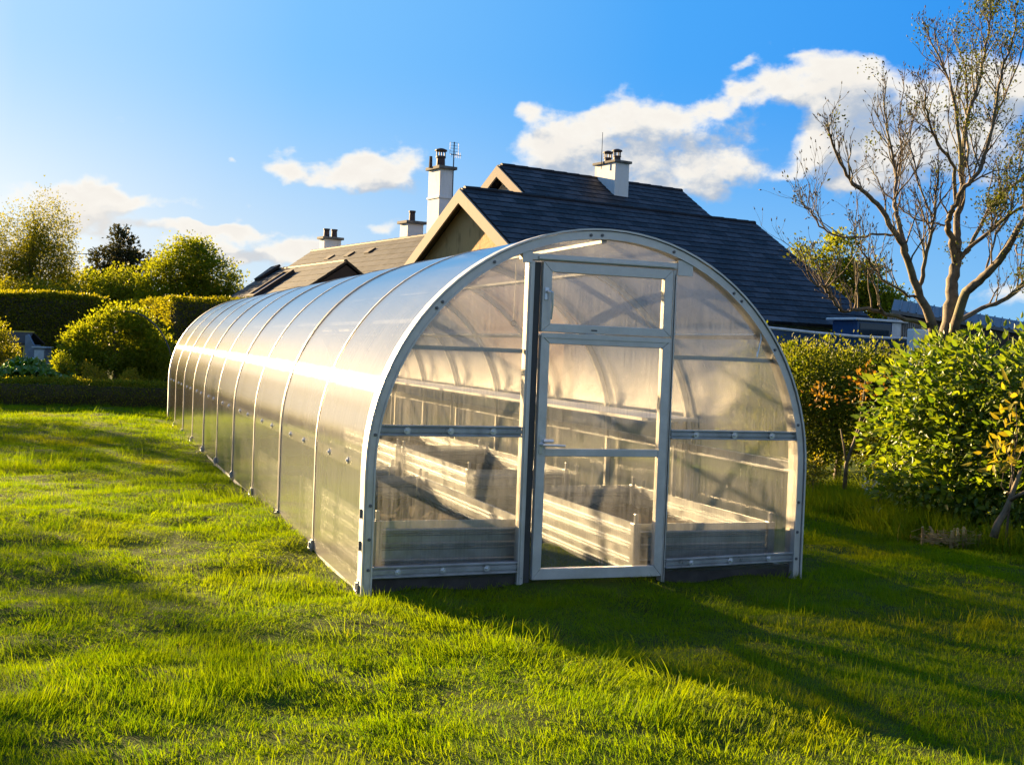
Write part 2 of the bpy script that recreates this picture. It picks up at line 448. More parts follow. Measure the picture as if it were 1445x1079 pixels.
principled(t, out, c, .95, 0, t.bump(t.noise(co, 90, 4, .7), .8, .03), .1)
ground = link('ground', me, m, smooth=True); tag(ground, 'gently uneven soil and turf under the garden lawn', 'ground', kind='structure')

# ------------------------------------------------------------------ greenhouse
BAY = 1.524; NB = 10; GW = 3.0; ZC = .714; RA = 1.5; LEN = BAY*NB
def arch_pts(off=0.0, zb=0.0, n=44, zs=5):
    r = RA+off; pts = [(RA-r, zb+(ZC-zb)*k/zs) for k in range(zs)]
    for k in range(n+1):
        a = math.pi-math.pi*k/n; pts.append((RA+r*math.cos(a), ZC+r*math.sin(a)))
    pts += [(RA+r, ZC-(ZC-zb)*(k+1)/zs) for k in range(zs)]
    return pts
def sweep(mb, y0, y1, o0, o1, zb=0.0, n=44):
    A, B = arch_pts(o0, zb, n), arch_pts(o1, zb, n)
    base = len(mb.v)
    for (a, b) in zip(A, B):
        mb.v += [(a[0], y0, a[1]), (a[0], y1, a[1]), (b[0], y1, b[1]), (b[0], y0, b[1])]
    k = len(A)
    for i in range(k-1):
        p = base+4*i; q = p+4
        for e in range(4): mb.f.append((p+e, p+(e+1) % 4, q+(e+1) % 4, q+e))
    mb.f.append((base, base+3, base+2, base+1)); p = base+4*(k-1); mb.f.append((p, p+1, p+2, p+3))
gh = thing('greenhouse', (1.5, 0, 0), 'long arched polycarbonate greenhouse with a grey metal frame standing on the lawn', 'greenhouse')
# cover sheets, two bays each
for s in range(NB//2):
    y0, y1 = s*2*BAY+(.0 if s else .012), (s+1)*2*BAY
    if s: y0 += .004
    mb = MB(); pts = arch_pts(0.0, -.02, 64, 8); acc = 0; ny_ = 6
    arc = [0]
    for a, b in zip(pts, pts[1:]): arc.append(arc[-1]+math.dist(a, b))
    tot_ = arc[-1]; base = 0
    for (p, s_) in zip(pts, arc):
        for j in range(ny_+1):
            mb.v.append((p[0], y0+(y1-y0)*j/ny_, p[1]))
    for i in range(len(pts)-1):
        for j in range(ny_):
            a = i*(ny_+1)+j; mb.f.append((a, a+ny_+1, a+ny_+2, a+1))
            u0 = y0+(y1-y0)*j/ny_; u1 = y0+(y1-y0)*(j+1)/ny_
            va, vb = min(arc[i], tot_-arc[i]), min(arc[i+1], tot_-arc[i+1])
            mb.uv[len(mb.f)-1] = [(u0, va), (u0, vb), (u1, vb), (u1, va)]
    mb.build('cover_panel', M['cover'], gh, smooth=True)
# inner arches
mb = MB(); sweep(mb, -.02, .02, -.045, -.006, -.04, 32); arch0 = mb.build('arch', M['alu'], gh)
arch0.location.y = .06
for k in range(1, NB+1):
    o = dup(arch0); o.location.y = k*BAY if k < NB else LEN-.05
# front trim
def end_trim(y, name):
    mb = MB()
    sweep(mb, y-.035, y+.03, -.052, -.002, -.05)
    sweep(mb, y-.048, y+.062, .003, .014, -.05)
    sweep(mb, y-.044, y-.036, -.052, -.042, -.05)
    return mb.build(name, M['alu'], gh)
front = end_trim(0, 'front_arch_trim'); rear = end_trim(LEN, 'rear_arch_trim')
# trim screws
mb = MB(); mb.cyl((0, 0, 0), (0, -.006, 0), .010, 10); mb.cyl((0, -.006, 0), (0, -.011, 0), .006, 6)
scr = None
for ang in (172, 139, 137, 121, 95, 92, 72, 52, 49, 33, 12):
    a = rad(ang); p = (RA+1.472*math.cos(a), -.0355, ZC+1.472*math.sin(a))
    if scr is None: scr = mb.build('screw', M['hinge'], front, at=(0, 0, 0)); scr.location = Vector(p)-world_loc(front)
    else: dup(scr, Vector(p)-world_loc(front), front)
for z in (.12, .30, .50):
    for x in (.028, 2.972): dup(scr, Vector((x, -.0355, z))-world_loc(front), front)
# seam straps
def strap(double):
    mb = MB()
    if double:
        sweep(mb, -.024, .024, .0015, .005, -.03); sweep(mb, -.024, -.015, .005, .010, -.03); sweep(mb, .015, .024, .005, .010, -.03)
    else: sweep(mb, -.012, .012, .0015, .007, -.03)
    return mb.build('seam_strap', M['strap'], gh)
cl = MB()
cl.box(-.020, -.007, -.022, .022, -.05, .05); cl.box(-.032, -.020, -.010, .014, -.02, .035); cl.cyl((-.026, -.03, -.01), (-.026, .03, -.01), .007, 8)
st1, st2 = strap(False), strap(True)
clip = cl.build('clip', M['galv'], st1, at=(0, 0, .20))
for k in range(1, NB):
    src = st2 if k % 2 == 0 else st1
    o = src if k in (1, 2) else dup(src)
    o.location.y = k*BAY
    if k > 1: dup(clip, clip.location, o)
dup(clip, Vector((0, .035, .20))-world_loc(front), front)
# long rails inside the cover, bolted through
mbl = MB(); mbl.box(.005, .022, .07, LEN-.03, .683, .752)
rail_l = mbl.build('side_rail', M['galv'], gh)
mbr = MB(); mbr.box(2.955, 2.978, .07, LEN-.03, .69, .70); mbr.box(2.970, 2.980, .07, LEN-.03, .70, .755); mbr.box(2.955, 2.978, .07, LEN-.03, .755, .765)
rail_r = mbr.build('side_rail', M['galv'], gh)
bm_ = MB(); bm_.cyl((-.001, 0, 0), (-.006, 0, 0), .022, 12); bm_.cyl((-.006, 0, 0), (-.014, 0, 0), .011, 6)
b0 = None
for k in range(NB):
    for fr in (.32, .70):
        p = Vector((0.0, (k+fr)*BAY, .718))-world_loc(rail_l)
        if b0 is None: b0 = bm_.build('bolt', M['steel'], rail_l); b0.data.transform(Matrix.Translation(world_loc(rail_l))); b0.location = p
        else: dup(b0, p, rail_l)
for ang in (142, 112, 90, 68, 38):
    a = rad(ang); x, z = RA+1.44*math.cos(a), ZC+1.44*math.sin(a)
    mb = MB(); mb.bar((x, .05, z), (x, LEN-.02, z), .035, .02, up=(math.cos(a), 0, math.sin(a))); mb.build('purlin', M['galv'], gh)
for x0, x1 in ((.006, .045), (2.955, 2.994)):
    mb = MB(); mb.box(x0, x1, .03, LEN-.02, -.06, .045); mb.build('base_rail', M['alu_dark'], gh)

# end wall sheets
def arch_z(x, off=-.045):
    r = RA+off; d = r*r-(x-RA)**2
    return ZC+math.sqrt(max(d, 0))
def sheet(x0, x1, z0, y, name='gable_panel', n=40, par=None, ztop=None):
    mb = MB(); xs = [x0+(x1-x0)*(.5-.5*math.cos(math.pi*k/n)) for k in range(n+1)]
    for a, b in zip(xs, xs[1:]):
        za, zb_ = (arch_z(a), arch_z(b)) if ztop is None else (ztop, ztop)
        for k in range(4):
            f0, f1 = k/4, (k+1)/4
            p = [(a, z0+(za-z0)*f0), (b, z0+(zb_-z0)*f0), (b, z0+(zb_-z0)*f1), (a, z0+(za-z0)*f1)]
            mb.quad(*[(q[0], y, q[1]) for q in p], uv=p)
    return mb.build(name, M['gable_pc'], par or gh)
sheet(.047, .985, .05, .004); sheet(1.985, 2.953, .05, .004); sheet(.94, 2.06, 2.042, .006)
sheet(.047, 2.953, .05, LEN-.004, 'rear_panel')
# base boards
for x0, x1 in ((.05, .985), (1.985, 2.95)):
    mb = MB(); mb.box(x0, x1, .008, .03, -.08, .075); mb.build('base_board', M['timber'], gh)
# posts, header
def post(x0, x1):
    mb = MB(); mb.box(x0, x1, -.022, .045, -.06, 2.0); mb.box(x0+.012, x1-.012, -.030, -.022, -.06, 1.97); return mb.build('door_post', M['alu'], gh, bevel=.002)
pl_ = post(.972, 1.012); pr_ = post(1.968, 1.992)
mb = MB(); mb.box(1.014, 1.058, -.004, .03, .0, 1.995); mb.build('gasket', M['rubber'], gh)
mb = MB(); mb.box(.93, 2.085, -.028, .04, 2.006, 2.046); mb.box(1.03, 1.97, -.045, -.028, 2.012, 2.03)
mb.box(.925, .99, -.034, -.028, 1.985, 2.060); mb.box(1.99, 2.10, -.034, -.028, 1.965, 2.065)
mb.build('header', M['alu'], gh, bevel=.002)
for x0, x1 in ((.245, .965), (2.0, 2.755)):
    mb = MB(); mb.box(x0, x1, .012, .034, 1.431, 1.457); mb.build('tie_bar', M['alu'], gh)
# bolted channel rails on the end wall
def channel(x0, x1, za, zb, h):
    mb = MB()
    def seg(y0, y1, l, hgt):
        mb.hexa([(x0, y0, za+l), (x1, y0, zb+l), (x1, y1, zb+l), (x0, y1, za+l), (x0, y0, za+l+hgt), (x1, y0, zb+l+hgt), (x1, y1, zb+l+hgt), (x0, y1, za+l+hgt)])
    seg(-.012, .002, 0, h); seg(-.034, -.012, 0, .010); seg(-.034, -.012, h-.010, .010); seg(-.026, -.012, h*.32, h*.36)
    o = mb.build('cross_rail', M['galv'], gh, bevel=.0015)
    bb = MB(); bb.cyl((0, 0, 0), (0, -.005, 0), .021, 14); bb.cyl((0, -.005, 0), (0, -.012, 0), .013, 6); bb.cyl((0, -.012, 0), (0, -.02, 0), .007, 8)
    r = None
    for fr in (.19, .49, .79):
        p = Vector((x0+(x1-x0)*fr, -.0265, za+(zb-za)*fr+h*.5))-world_loc(o)
        if r is None: r = bb.build('bolt', M['steel'], o, at=(0, 0, 0)); r.location = p
        else: dup(r, p, o)
channel(.066, .968, .912, .914, .066); channel(1.996, 2.945, .915, .915, .060)
channel(.034, .968, .066, .078, .068); channel(1.996, 2.968, .076, .102, .060)
# door
def frame_bars(mb, x0, x1, z0, z1, wv, wt, wb, y0=-.034, y1=.012):
    """mitred frame: four bars and a raised outer bead"""
    a, b, c, d = (x0, z0), (x1, z0), (x1, z1), (x0, z1)
    e, f, g_, h = (x0+wv, z0+wb), (x1-wv, z0+wb), (x1-wv, z1-wt), (x0+wv, z1-wt)
    G = .0015
    for q in ((a, b, f, e), (b, c, g_, f), (c, d, h, g_), (d, a, e, h)):
        cx = sum(p[0] for p in q)/4; cz = sum(p[1] for p in q)/4
        s = [(p[0]+(cx-p[0])*.002, p[1]+(cz-p[1])*.002) for p in q]
        mb.prism([(p[0], y0, p[1]) for p in s], (0, y1-y0, 0))
mb = MB(); frame_bars(mb, 1.066, 1.962, .030, 1.548, .058, .052, .068)
mb.box(1.124, 1.904, -.030, .008, .798, .845)
door = mb.build('door', M['alu'], gh, bevel=.0025)
sheet(1.122, 1.906, .096, -.006, 'pane', 4, door, .80); sheet(1.122, 1.906, .843, -.006, 'pane', 4, door, 1.498)
mb = MB(); mb.box(1.078, 1.106, -.040, -.034, .815, .925); mb.cyl((1.092, -.04, .872), (1.092, -.085, .872), .011, 10)
mb.cyl((1.086, -.082, .872), (1.236, -.082, .868), .0085, 10); mb.cyl((1.10, -.052, .895), (1.165, -.052, .895), .012, 10)
mb.build('handle', M['steel'], door, smooth=False)
hg = MB(); hg.box(-.028, .028, -.008, 0, -.028, .028); hg.cyl((0, -.008, -.03), (0, -.008, .03), .009, 10)
h0 = hg.build('hinge', M['hinge'], door, at=(1.962, -.036, 1.455))
dup(h0, Vector((1.962, -.036, .14))-world_loc(door), door)
mb = MB(); mb.box(1.066, 1.958, -.040, -.034, 1.532, 1.562); mb.build('drip_strip', M['alu'], door)
# opening sash above the door
mb = MB(); frame_bars(mb, 1.064, 1.960, 1.568, 2.000, .060, .062, .052)
sash = mb.build('vent_sash', M['alu'], gh, bevel=.0025)
sheet(1.122, 1.902, 1.618, -.006, 'pane', 4, sash, 1.940)
mb = MB(); mb.box(1.078, 1.102, -.042, -.034, 1.765, 1.84); mb.tube([(1.09, -.042, 1.815), (1.09, -.07, 1.815), (1.112, -.078, 1.81), (1.116, -.074, 1.73), (1.116, -.06, 1.645)], [.009, .009, .009, .007, .006], 8)
mb.build('handle', M['steel'], sash)
dup(h0, Vector((1.962, -.036, 1.905))-world_loc(sash), sash); dup(h0, Vector((1.962, -.036, 1.715))-world_loc(sash), sash)
mb = MB(); mb.box(1.40, 1.44, -.0365, -.034, 1.585, 1.593); mb.build('drain_slot', M['rubber'], sash)
mb = MB(); mb.tube([(.905, .03, 1.985), (.907, .03, 1.8), (.904, .03, 1.63)], .0022, 5)
mb.tube([(.904+.016*math.cos(a), .03, 1.612+.016*math.sin(a)) for a in np.linspace(0, 2*math.pi, 13)], .0028, 5); mb.build('pull_cord', M['hinge'], gh)
mb = MB(); mb.cyl((2.628, -.012, 1.665), (2.628, -.03, 1.665), .012, 10); mb.tube([(2.628, -.02, 1.66), (2.632, -.025, 1.58), (2.612, -.025, 1.49)], .004, 6); mb.cyl((2.612, -.025, 1.50), (2.608, -.025, 1.465), .008, 8); mb.build('strap_hook', M['steel'], gh)

# ------------------------------------------------------------------ raised beds and the shelf inside
BEDS = [  # x0, x1, y0, y1, height, label
    (.115, 1.075, .13, 2.58, .385, 'galvanised raised bed on the left just behind the front wall of the greenhouse'),
    (1.845, 2.860, .13, 2.25, .345, 'galvanised raised bed on the right seen through the greenhouse door'),
    (1.720, 2.660, 3.25, 5.50, .37, 'galvanised raised bed on the right, second from the greenhouse door'),
    (.115, 1.075, 3.50, 6.10, .37, 'galvanised raised bed on the left, second from the front wall'),
    (1.720, 2.660, 5.75, 8.60, .37, 'galvanised raised bed on the right, third from the greenhouse door'),
    (.115, 1.075, 6.50, 9.20, .37, 'galvanised raised bed on the left, third from the front wall'),
]
def rib_profile(h):
    """(depth, height) outline of a folded sheet with paired ridges"""
    p = [(0, -.06)]
    for zc in (h-.075, h-.155, h-.265, h-.33):
        if zc < .02: continue
        for dz in (.016, -.016): pass
    pts = []
    for zc in (h-.335, h-.255, h-.155, h-.07):
        if zc < .0: continue
        for dz in (-.013, .013):
            pts += [(0, zc+dz-.010), (.012, zc+dz-.003), (.012, zc+dz+.003), (0, zc+dz+.010)]
    p += sorted(pts, key=lambda q: q[1]); p += [(0, h)]
    return p
for (x0, x1, y0, y1, h, lab) in BEDS:
    bed = thing('raised_bed', ((x0+x1)/2, (y0+y1)/2, 0), lab, 'raised bed', 'raised beds inside the greenhouse')
    pr = rib_profile(h); T = .014
    def panel(a, b, nrm):
        a, b, nrm = Vector(a), Vector(b), Vector(nrm); mb = MB()
        out_ = [a+nrm*d+Vector((0, 0, z)) for d, z in pr]; inn = [a-nrm*T+nrm*d+Vector((0, 0, z)) for d, z in reversed(pr)]
        mb.prism(out_+inn, b-a); mb.build('side_panel', M['zinc'], bed)
    c = .03
    panel((x0+c, y0, 0), (x1-c, y0, 0), (0, -1, 0)); panel((x0+c, y1, 0), (x1-c, y1, 0), (0, 1, 0))
    panel((x0, y0+c, 0), (x0, y1-c, 0), (-1, 0, 0)); panel((x1, y0+c, 0), (x1, y1-c, 0), (1, 0, 0))
    for (px, py) in ((x0, y0), (x1, y0), (x0, y1), (x1, y1)):
        mb = MB(); mb.box(px-.026, px+.026, py-.026, py+.026, -.08, h+.004); mb.box(px-.012, px+.012, py-.012, py+.012, h+.004, h+.065); mb.build('corner_post', M['galv'], bed, bevel=.003)
    mb = MB(); n = 14; zs = h-.17
    rr = random.Random(int(y0*10)); g_ = [[zs+rr.uniform(-.03, .03) for _ in range(n+1)] for _ in range(n+1)]
    for i in range(n):
        for j in range(n):
            q = [(x0+.02+(x1-x0-.04)*(i+a)/n, y0+.02+(y1-y0-.04)*(j+b)/n, g_[i+a][j+b]) for a, b in ((0, 0), (1, 0), (1, 1), (0, 1))]
            mb.quad(*q)
    mb.build('soil', M['soil'], bed)
shelf = thing('shelf', (2.68, 6.5, 0), 'long white board shelf along the right wall inside the greenhouse', 'shelf')
mb = MB(); mb.box(2.44, 2.925, 1.30, 12.0, .952, .975); mb.build('board', M['white_ply'], shelf)
for y in (1.6, 4.6, 7.6, 10.6):
    mb = MB(); mb.box(2.885, 2.915, y, y+.03, -.05, .95); mb.build('leg', M['galv'], shelf)

# ------------------------------------------------------------------ houses
def mat_slate(name, c1, c2, bw, rh, rough, moss=None, mortar=(.008, .009, .012)):
    m, t, out = new_mat(name)
    uv = t.add('ShaderNodeUVMap'); uv.uv_map = 'UVMap'
    jit = t.add('ShaderNodeTexNoise'); jit.inputs['Scale'].default_value = 2.2; jit.inputs['Detail'].default_value = 3; t.l.new(uv.outputs[0], jit.inputs['Vector'])
    br = t.add('ShaderNodeTexBrick'); t.l.new(t.vmath('ADD', uv.outputs[0], t.vmath('SCALE', t.vmath('SUBTRACT', jit.outputs['Color'], (.5, .5, .5)), .045)), br.inputs['Vector'])
    br.inputs['Scale'].default_value = 1; br.inputs['Brick Width'].default_value = bw; br.inputs['Row Height'].default_value = rh
    br.inputs['Mortar Size'].default_value = .014; br.inputs['Mortar Smooth'].default_value = .2; br.inputs['Bias'].default_value = -.1
    br.inputs['Color1'].default_value = (*c1, 1); br.inputs['Color2'].default_value = (*c2, 1); br.inputs['Mortar'].default_value = (*mortar, 1)
    n = t.noise(uv.outputs[0], 1.3, 5, .65); n2 = t.noise(uv.outputs[0], 9, 4, .7)
    col = t.vmath('SCALE', br.outputs['Color'], t.smooth(n, .3, .7, .65, 1.3))
    if moss: col = t.mix(t.smooth(n2, .60, .72, 0, .7), col, moss)
    h = t.math('ADD', t.math('MULTIPLY', br.outputs['Fac'], -1.0), t.math('MULTIPLY', n2, .5))
    principled(t, out, col, t.smooth(n2, .3, .7, rough-.1, rough+.12), 0, t.bump(h, .5, .01), .18); return m
M['slate'] = mat_slate('blue_slate', (.011, .012, .014), (.046, .048, .055), .52, .27, .62, (.09, .10, .11))
M['tile'] = mat_slate('grey_brown_tile', (.038, .038, .037), (.058, .057, .054), .35, .33, .7, (.10, .09, .06), (.03, .026, .022))
def mat_render(name, c, dirt, bump=.25, sc=40, stain=1.0):
    m, t, out = new_mat(name); co = t.add('ShaderNodeTexCoord').outputs['Object']
    mp = t.add('ShaderNodeMapping'); t.l.new(co, mp.inputs[0]); mp.inputs['Scale'].default_value = (1, 1, .25)
    s = t.noise(mp.outputs[0], 5, 5, .65); n = t.noise(co, sc, 4, .65)
    col = t.mix(t.smooth(s, .52, .75, 0, .55*stain), c, dirt)
    principled(t, out, col, .85, 0, t.bump(n, bump, .015), .3); return m
M['white_render'] = mat_render('white_painted_render', (.70, .69, .66), (.36, .33, .27))
M['pebble'] = mat_render('pebble_dash', (.48, .30, .12), (.22, .13, .05), 1.0, 16, 1.6)
M['barge'] = mat_render('cream_painted_board', (.36, .30, .22), (.24, .19, .13), .1, 25, .7)
M['soffit'] = mat_render('brown_soffit_board', (.16, .11, .06), (.09, .06, .035), .2, 12)
M['cap'] = simple('weathered_concrete', (.15, .14, .12), .9, var=.4, bump=.3)
M['pot'] = simple('dark_clay_pot', (.055, .032, .026), .7, var=.4)
M['dark_gable'] = simple('dark_brown_boards', (.028, .020, .017), .8, var=.35)
M['roof_glass'] = simple('skylight_glass', (.55, .62, .68), .12, var=.1)
M['iron'] = simple('dark_iron', (.05, .045, .045), .5, var=.3)

def hdir(lat, dep):
    v = level(lat, dep)-level(0, 0); v.z = 0; return v.normalized()
ER, EG = hdir(.845, .534), hdir(.534, -.845)      # along the slate ridge; towards the camera's side
UP = Vector((0, 0, 1))
def slope(name, A, rdir, L, ddir, wdt, tanp, course, mat, parent, th=.06, step=.011):
    """one roof slope laid in courses from eave to ridge; A is the ridge start"""
    mb = MB(); sl_ = math.hypot(1, tanp); nrm = (ddir*tanp+UP).normalized()
    dn = (ddir-UP*tanp)/sl_; n = int(wdt*sl_/course)+1
    for k in range(n):
        s0, s1 = k*course, min((k+1)*course, wdt*sl_)
        a, b = A+dn*s0, A+dn*s1
        lo, hi = nrm*(th), nrm*(th+step)
        v0, v1 = -s0, -s1
        uv = [(0, v1), (L, v1), (L, v0), (0, v0)]
        mb.quad(b+hi, b+rdir*L+hi, a+rdir*L+lo, a+lo, uv)
        mb.quad(b, b+rdir*L, b+rdir*L+hi, b+hi, [(0, v1), (L, v1), (L, v1+.01), (0, v1+.01)])
    b = A+dn*wdt*sl_
    e = nrm*th
    mb.quad(A, A+rdir*L, b+rdir*L, b, [(0, 0)]*4)
    for o in (Vector((0, 0, 0)), rdir*L): mb.quad(A+o, b+o, b+o+e, A+o+e, [(0, 0)]*4)
    return mb.build(name, mat, parent)
def ridge_cap(A, rdir, L, parent, mat, th=.08):
    mb = MB(); k = 0.10
    while k < L-.02:
        l = min(.45, L-k); mb.tube([A+rdir*k+UP*(th-.04), A+rdir*(k+l-.012)+UP*(th-.032)], [.07, .075], 8); k += .45
    return mb.build('ridge_tiles', mat, parent)
def barge(A, ddir, tanp, wdt, rdir, parent, depth=.26, th=.05, mat=None):
    dn = (ddir-UP*tanp); B = A+dn*wdt; mb = MB()
    mb.prism([A+UP*.02, B+UP*.02, B-UP*depth, A-UP*depth*1.18], -rdir*th)
    return mb.build('barge_board', mat or M['barge'], parent)
def chimney(corner, top_z, lg, lr, h_below, parent, pots, cap=.07, capo=.06, band=None):
    """corner: the near vertical edge; the stack runs back along -EG?? (lg) on the left face and along ER (lr) on the right face"""
    c = Vector(corner); mb = MB(); zb = c.z-h_below
    o = Vector((c.x, c.y, zb)); mb.obox(o-EG*lg, ER*lr, EG*lg, UP*(top_z-zb))
    ch = mb.build('chimney', M['white_render'], parent)
    mb = MB(); o2 = Vector((c.x, c.y, top_z))-EG*(lg+capo)-ER*capo
    mb.obox(o2+UP*.002, ER*(lr+2*capo), EG*(lg+2*capo), UP*cap); 
    mb.build('cap', M['cap'], ch, bevel=.01)
    if band:
        mb = MB(); o3 = Vector((c.x, c.y, band))-EG*(lg+.025)-ER*.025
        mb.obox(o3, ER*(lr+.05), EG*(lg+.05), UP*.05); mb.build('band', M['white_render'], ch)
    mid = Vector((c.x, c.y, top_z+cap))+ER*lr*.5-EG*lg*.5
    for (dg, dr, r, h, hood) in pots:
        p = mid+EG*dg+ER*dr; mb = MB()
        mb.lathe(p, [(r*1.15, 0), (r, .05), (r*.92, h*.8), (r*1.1, h*.84), (r*1.1, h)], 14)
        if hood:
            for a in range(4):
                q = p+Vector((math.cos(a*1.571)*r*.9, math.sin(a*1.571)*r*.9, h)); mb.cyl(q, q+UP*.13, .02, 5)
            mb.lathe(p+UP*(h+.13), [(r*1.35, 0), (r*1.35, .035), (r*.6, .07)], 14)
        mb.build('chimney_pot', M['pot'] if hood != 2 else M['galv'], ch)
    return ch

house = thing('slate_roof_house', level(3, 31, 0), 'house with two dark blue slate roofs and white chimneys rising behind the greenhouse', 'house')
TP = .625
A1 = P(650, 268, 28.0); E1 = P(1065, 318, 33.0); L1 = (Vector((E1.x, E1.y, 0))-Vector((A1.x, A1.y, 0))).length
R1 = Vector((E1.x-A1.x, E1.y-A1.y, (E1.z-A1.z))).normalized()
R1h = Vector((R1.x, R1.y, 0)).normalized(); G1 = Vector((R1h.y, -R1h.x, 0))
if G1.dot(EG) < 0: G1 = -G1
slope('roof', A1, R1, L1, G1, 4.6, TP, .27, M['slate'], house)
slope('roof', A1, R1, L1, -G1, 4.6, TP, .27, M['slate'], house)
ridge_cap(A1, R1, L1, house, M['slate'])
barge(A1, G1, TP, 4.6, R1h, house); barge(A1, -G1, TP, 4.6, R1h, house)
barge(E1, G1, TP, 4.6, -R1h, house)
REC = .27
# gable wall, set back under the deep overhang
mb = MB(); a = A1+R1h*REC-UP*.12
mb.prism([a, a+G1*4.1-UP*TP*4.1, Vector((*(a+G1*4.1).xy, -.1)), Vector((*(a-G1*4.1).xy, -.1)), a-G1*4.1-UP*TP*4.1], R1h*.25); mb.build('gable_wall', M['pebble'], house)
mb = MB(); b = A1+R1*(L1-.4)-UP*.12
for s in (1, -1):
    o = A1+R1h*(REC+.26)+G1*s*4.1; o.z = -.1; mb.obox(o, R1h*(L1-REC-.7), -G1*s*.25, UP*(A1.z-4.1*TP-.1))
mb.build('wall', M['white_render'], house)
mb = MB(); mb.prism([b, b+G1*4.1-UP*TP*4.1, Vector((*(b+G1*4.1).xy, -.1)), Vector((*(b-G1*4.1).xy, -.1)), b-G1*4.1-UP*TP*4.1], -R1h*.2); mb.build('gable_wall', M['white_render'], house)
for s in (1, -1):
    mb = MB(); d = (G1*s-UP*TP); o = A1-UP*.03
    mb.prism([o, o+d*4.55, o+d*4.55+R1h*(REC+.02), o+R1h*(REC+.02)], -UP*.03); mb.build('soffit', M['soffit'], house)
# taller range behind
A2 = P(703, 235, 33.0); E2 = P(962, 272, 36.8); R2 = (E2-A2); L2 = R2.length; R2 = R2.normalized()
R2h = Vector((R2.x, R2.y, 0)).normalized(); G2 = Vector((R2h.y, -R2h.x, 0))
if G2.dot(EG) < 0: G2 = -G2
TP2 = .66
slope('roof', A2, R2, L2, G2, 4.2, TP2, .27, M['slate'], house); slope('roof', A2, R2, L2, -G2, 4.2, TP2, .27, M['slate'], house)
ridge_cap(A2, R2, L2, house, M['slate'])
barge(A2, G2, TP2, 4.2, R2h, house, .24); barge(A2, -G2, TP2, 4.2, R2h, house, .24); barge(E2, G2, TP2, 4.2, -R2h, house, .2)
for (pt, rr_, th_) in ((A2+R2h*.45-UP*.1, R2h, .3), (E2-R2h*.35-UP*.1, -R2h, .3)):
    mb = MB(); mb.prism([pt, pt+G2*3.9-UP*TP2*3.9, Vector((*(pt+G2*3.9).xy, -.1)), Vector((*(pt-G2*3.9).xy, -.1)), pt-G2*3.9-UP*TP2*3.9], rr_*th_); mb.build('gable_wall', M['white_render'], house)
for s in (1, -1):
    mb = MB(); o = A2+R2h*.76+G2*s*3.9; o.z = -.1; mb.obox(o, R2h*(L2-1.6), -G2*s*.25, UP*(A2.z-3.9*TP2-.1)); mb.build('wall', M['white_render'], house)
# chimneys of the slate house
c = P(866, 290, 34.2)
chimney(c, P(866, 229, 34.2).z, .98, .50, 1.4, house, [(-.22, 0, .11, .16, 1), (.22, 0, .11, .16, 1)])
c = P(619, 300, 31.0)
chimney(c, P(619, 238, 31.0).z, .62, .40, 4.5, house, [(-.05, 0, .12, .30, 1)], .08, .07, band=P(619, 279, 31.0).z)
mb = MB(); q = P(607.5, 237, 31.3); mb.tube([q, q+UP*.30], [.05, .04], 8); mb.build('flue_pipe', M['pot'], house)

# tile-roofed range further left
tile_house = thing('tile_roof_house', level(-5, 38, 0), 'long low house with a grey brown tiled roof left of the slate roofs', 'house')
RB = -EG
B1 = P(640, 330, 34.2); B2 = P(440, 357, 44.3)
rb = (B2-B1); LB = rb.length; rb = rb.normalized(); rbh = Vector((rb.x, rb.y, 0)).normalized(); gb = Vector((rbh.y, -rbh.x, 0))
if gb.dot(ER) > 0: gb = -gb
TB = .72
slope('roof', B1, rb, LB, gb, 4.4, TB, .33, M['tile'], tile_house); slope('roof', B1, rb, LB, -gb, 4.4, TB, .33, M['tile'], tile_house)
ridge_cap(B1, rb, LB, tile_house, M['tile'])
mb = MB(); pt = B2-rbh*.3-UP*.1
mb.prism([pt, pt+gb*4.1-UP*TB*4.1, Vector((*(pt+gb*4.1).xy, -.1)), Vector((*(pt-gb*4.1).xy, -.1)), pt-gb*4.1-UP*TB*4.1], -rbh*.3); mb.build('gable_wall', M['white_render'], tile_house)
mb = MB(); o = B1+gb*4.1; o.z = -.1; mb.obox(o, rbh*(LB-.7), -gb*.25, UP*(min(B1.z, B2.z)-4.1*TB-.05)); mb.build('wall', M['white_render'], tile_house)
barge(B2, gb, TB, 4.4, -rbh, tile_house, .15)
c = P(457, 357, 43.2); chimney(c, P(457, 337, 43.2).z, .42, .66, 1.6, tile_house, [(0, -.16, .11, .30, 0), (0, .14, .11, .30, 0)], .09, .08)
c = P(574.5, 343, 37.4); chimney(c, P(574.5, 315, 37.4).z, .52, .55, 1.6, tile_house, [(0, 0, .10, .34, 0)], .09, .08)
nB = (gb*TB+UP).normalized()
for (u, v) in ((466, 364.5), (494, 360), (523, 355)):
    c = ray_plane(u, v, B1+nB*.07, nB); mb = MB(); dn = (gb-UP*TB).normalized()
    mb.prism([c-rb*.26-dn*.12, c-rb*.20+dn*.16, c+rb*.20+dn*.16, c+rb*.26-dn*.12], nB*.07); mb.build('roof_vent', M['dark_gable'], tile_house, bevel=.01)
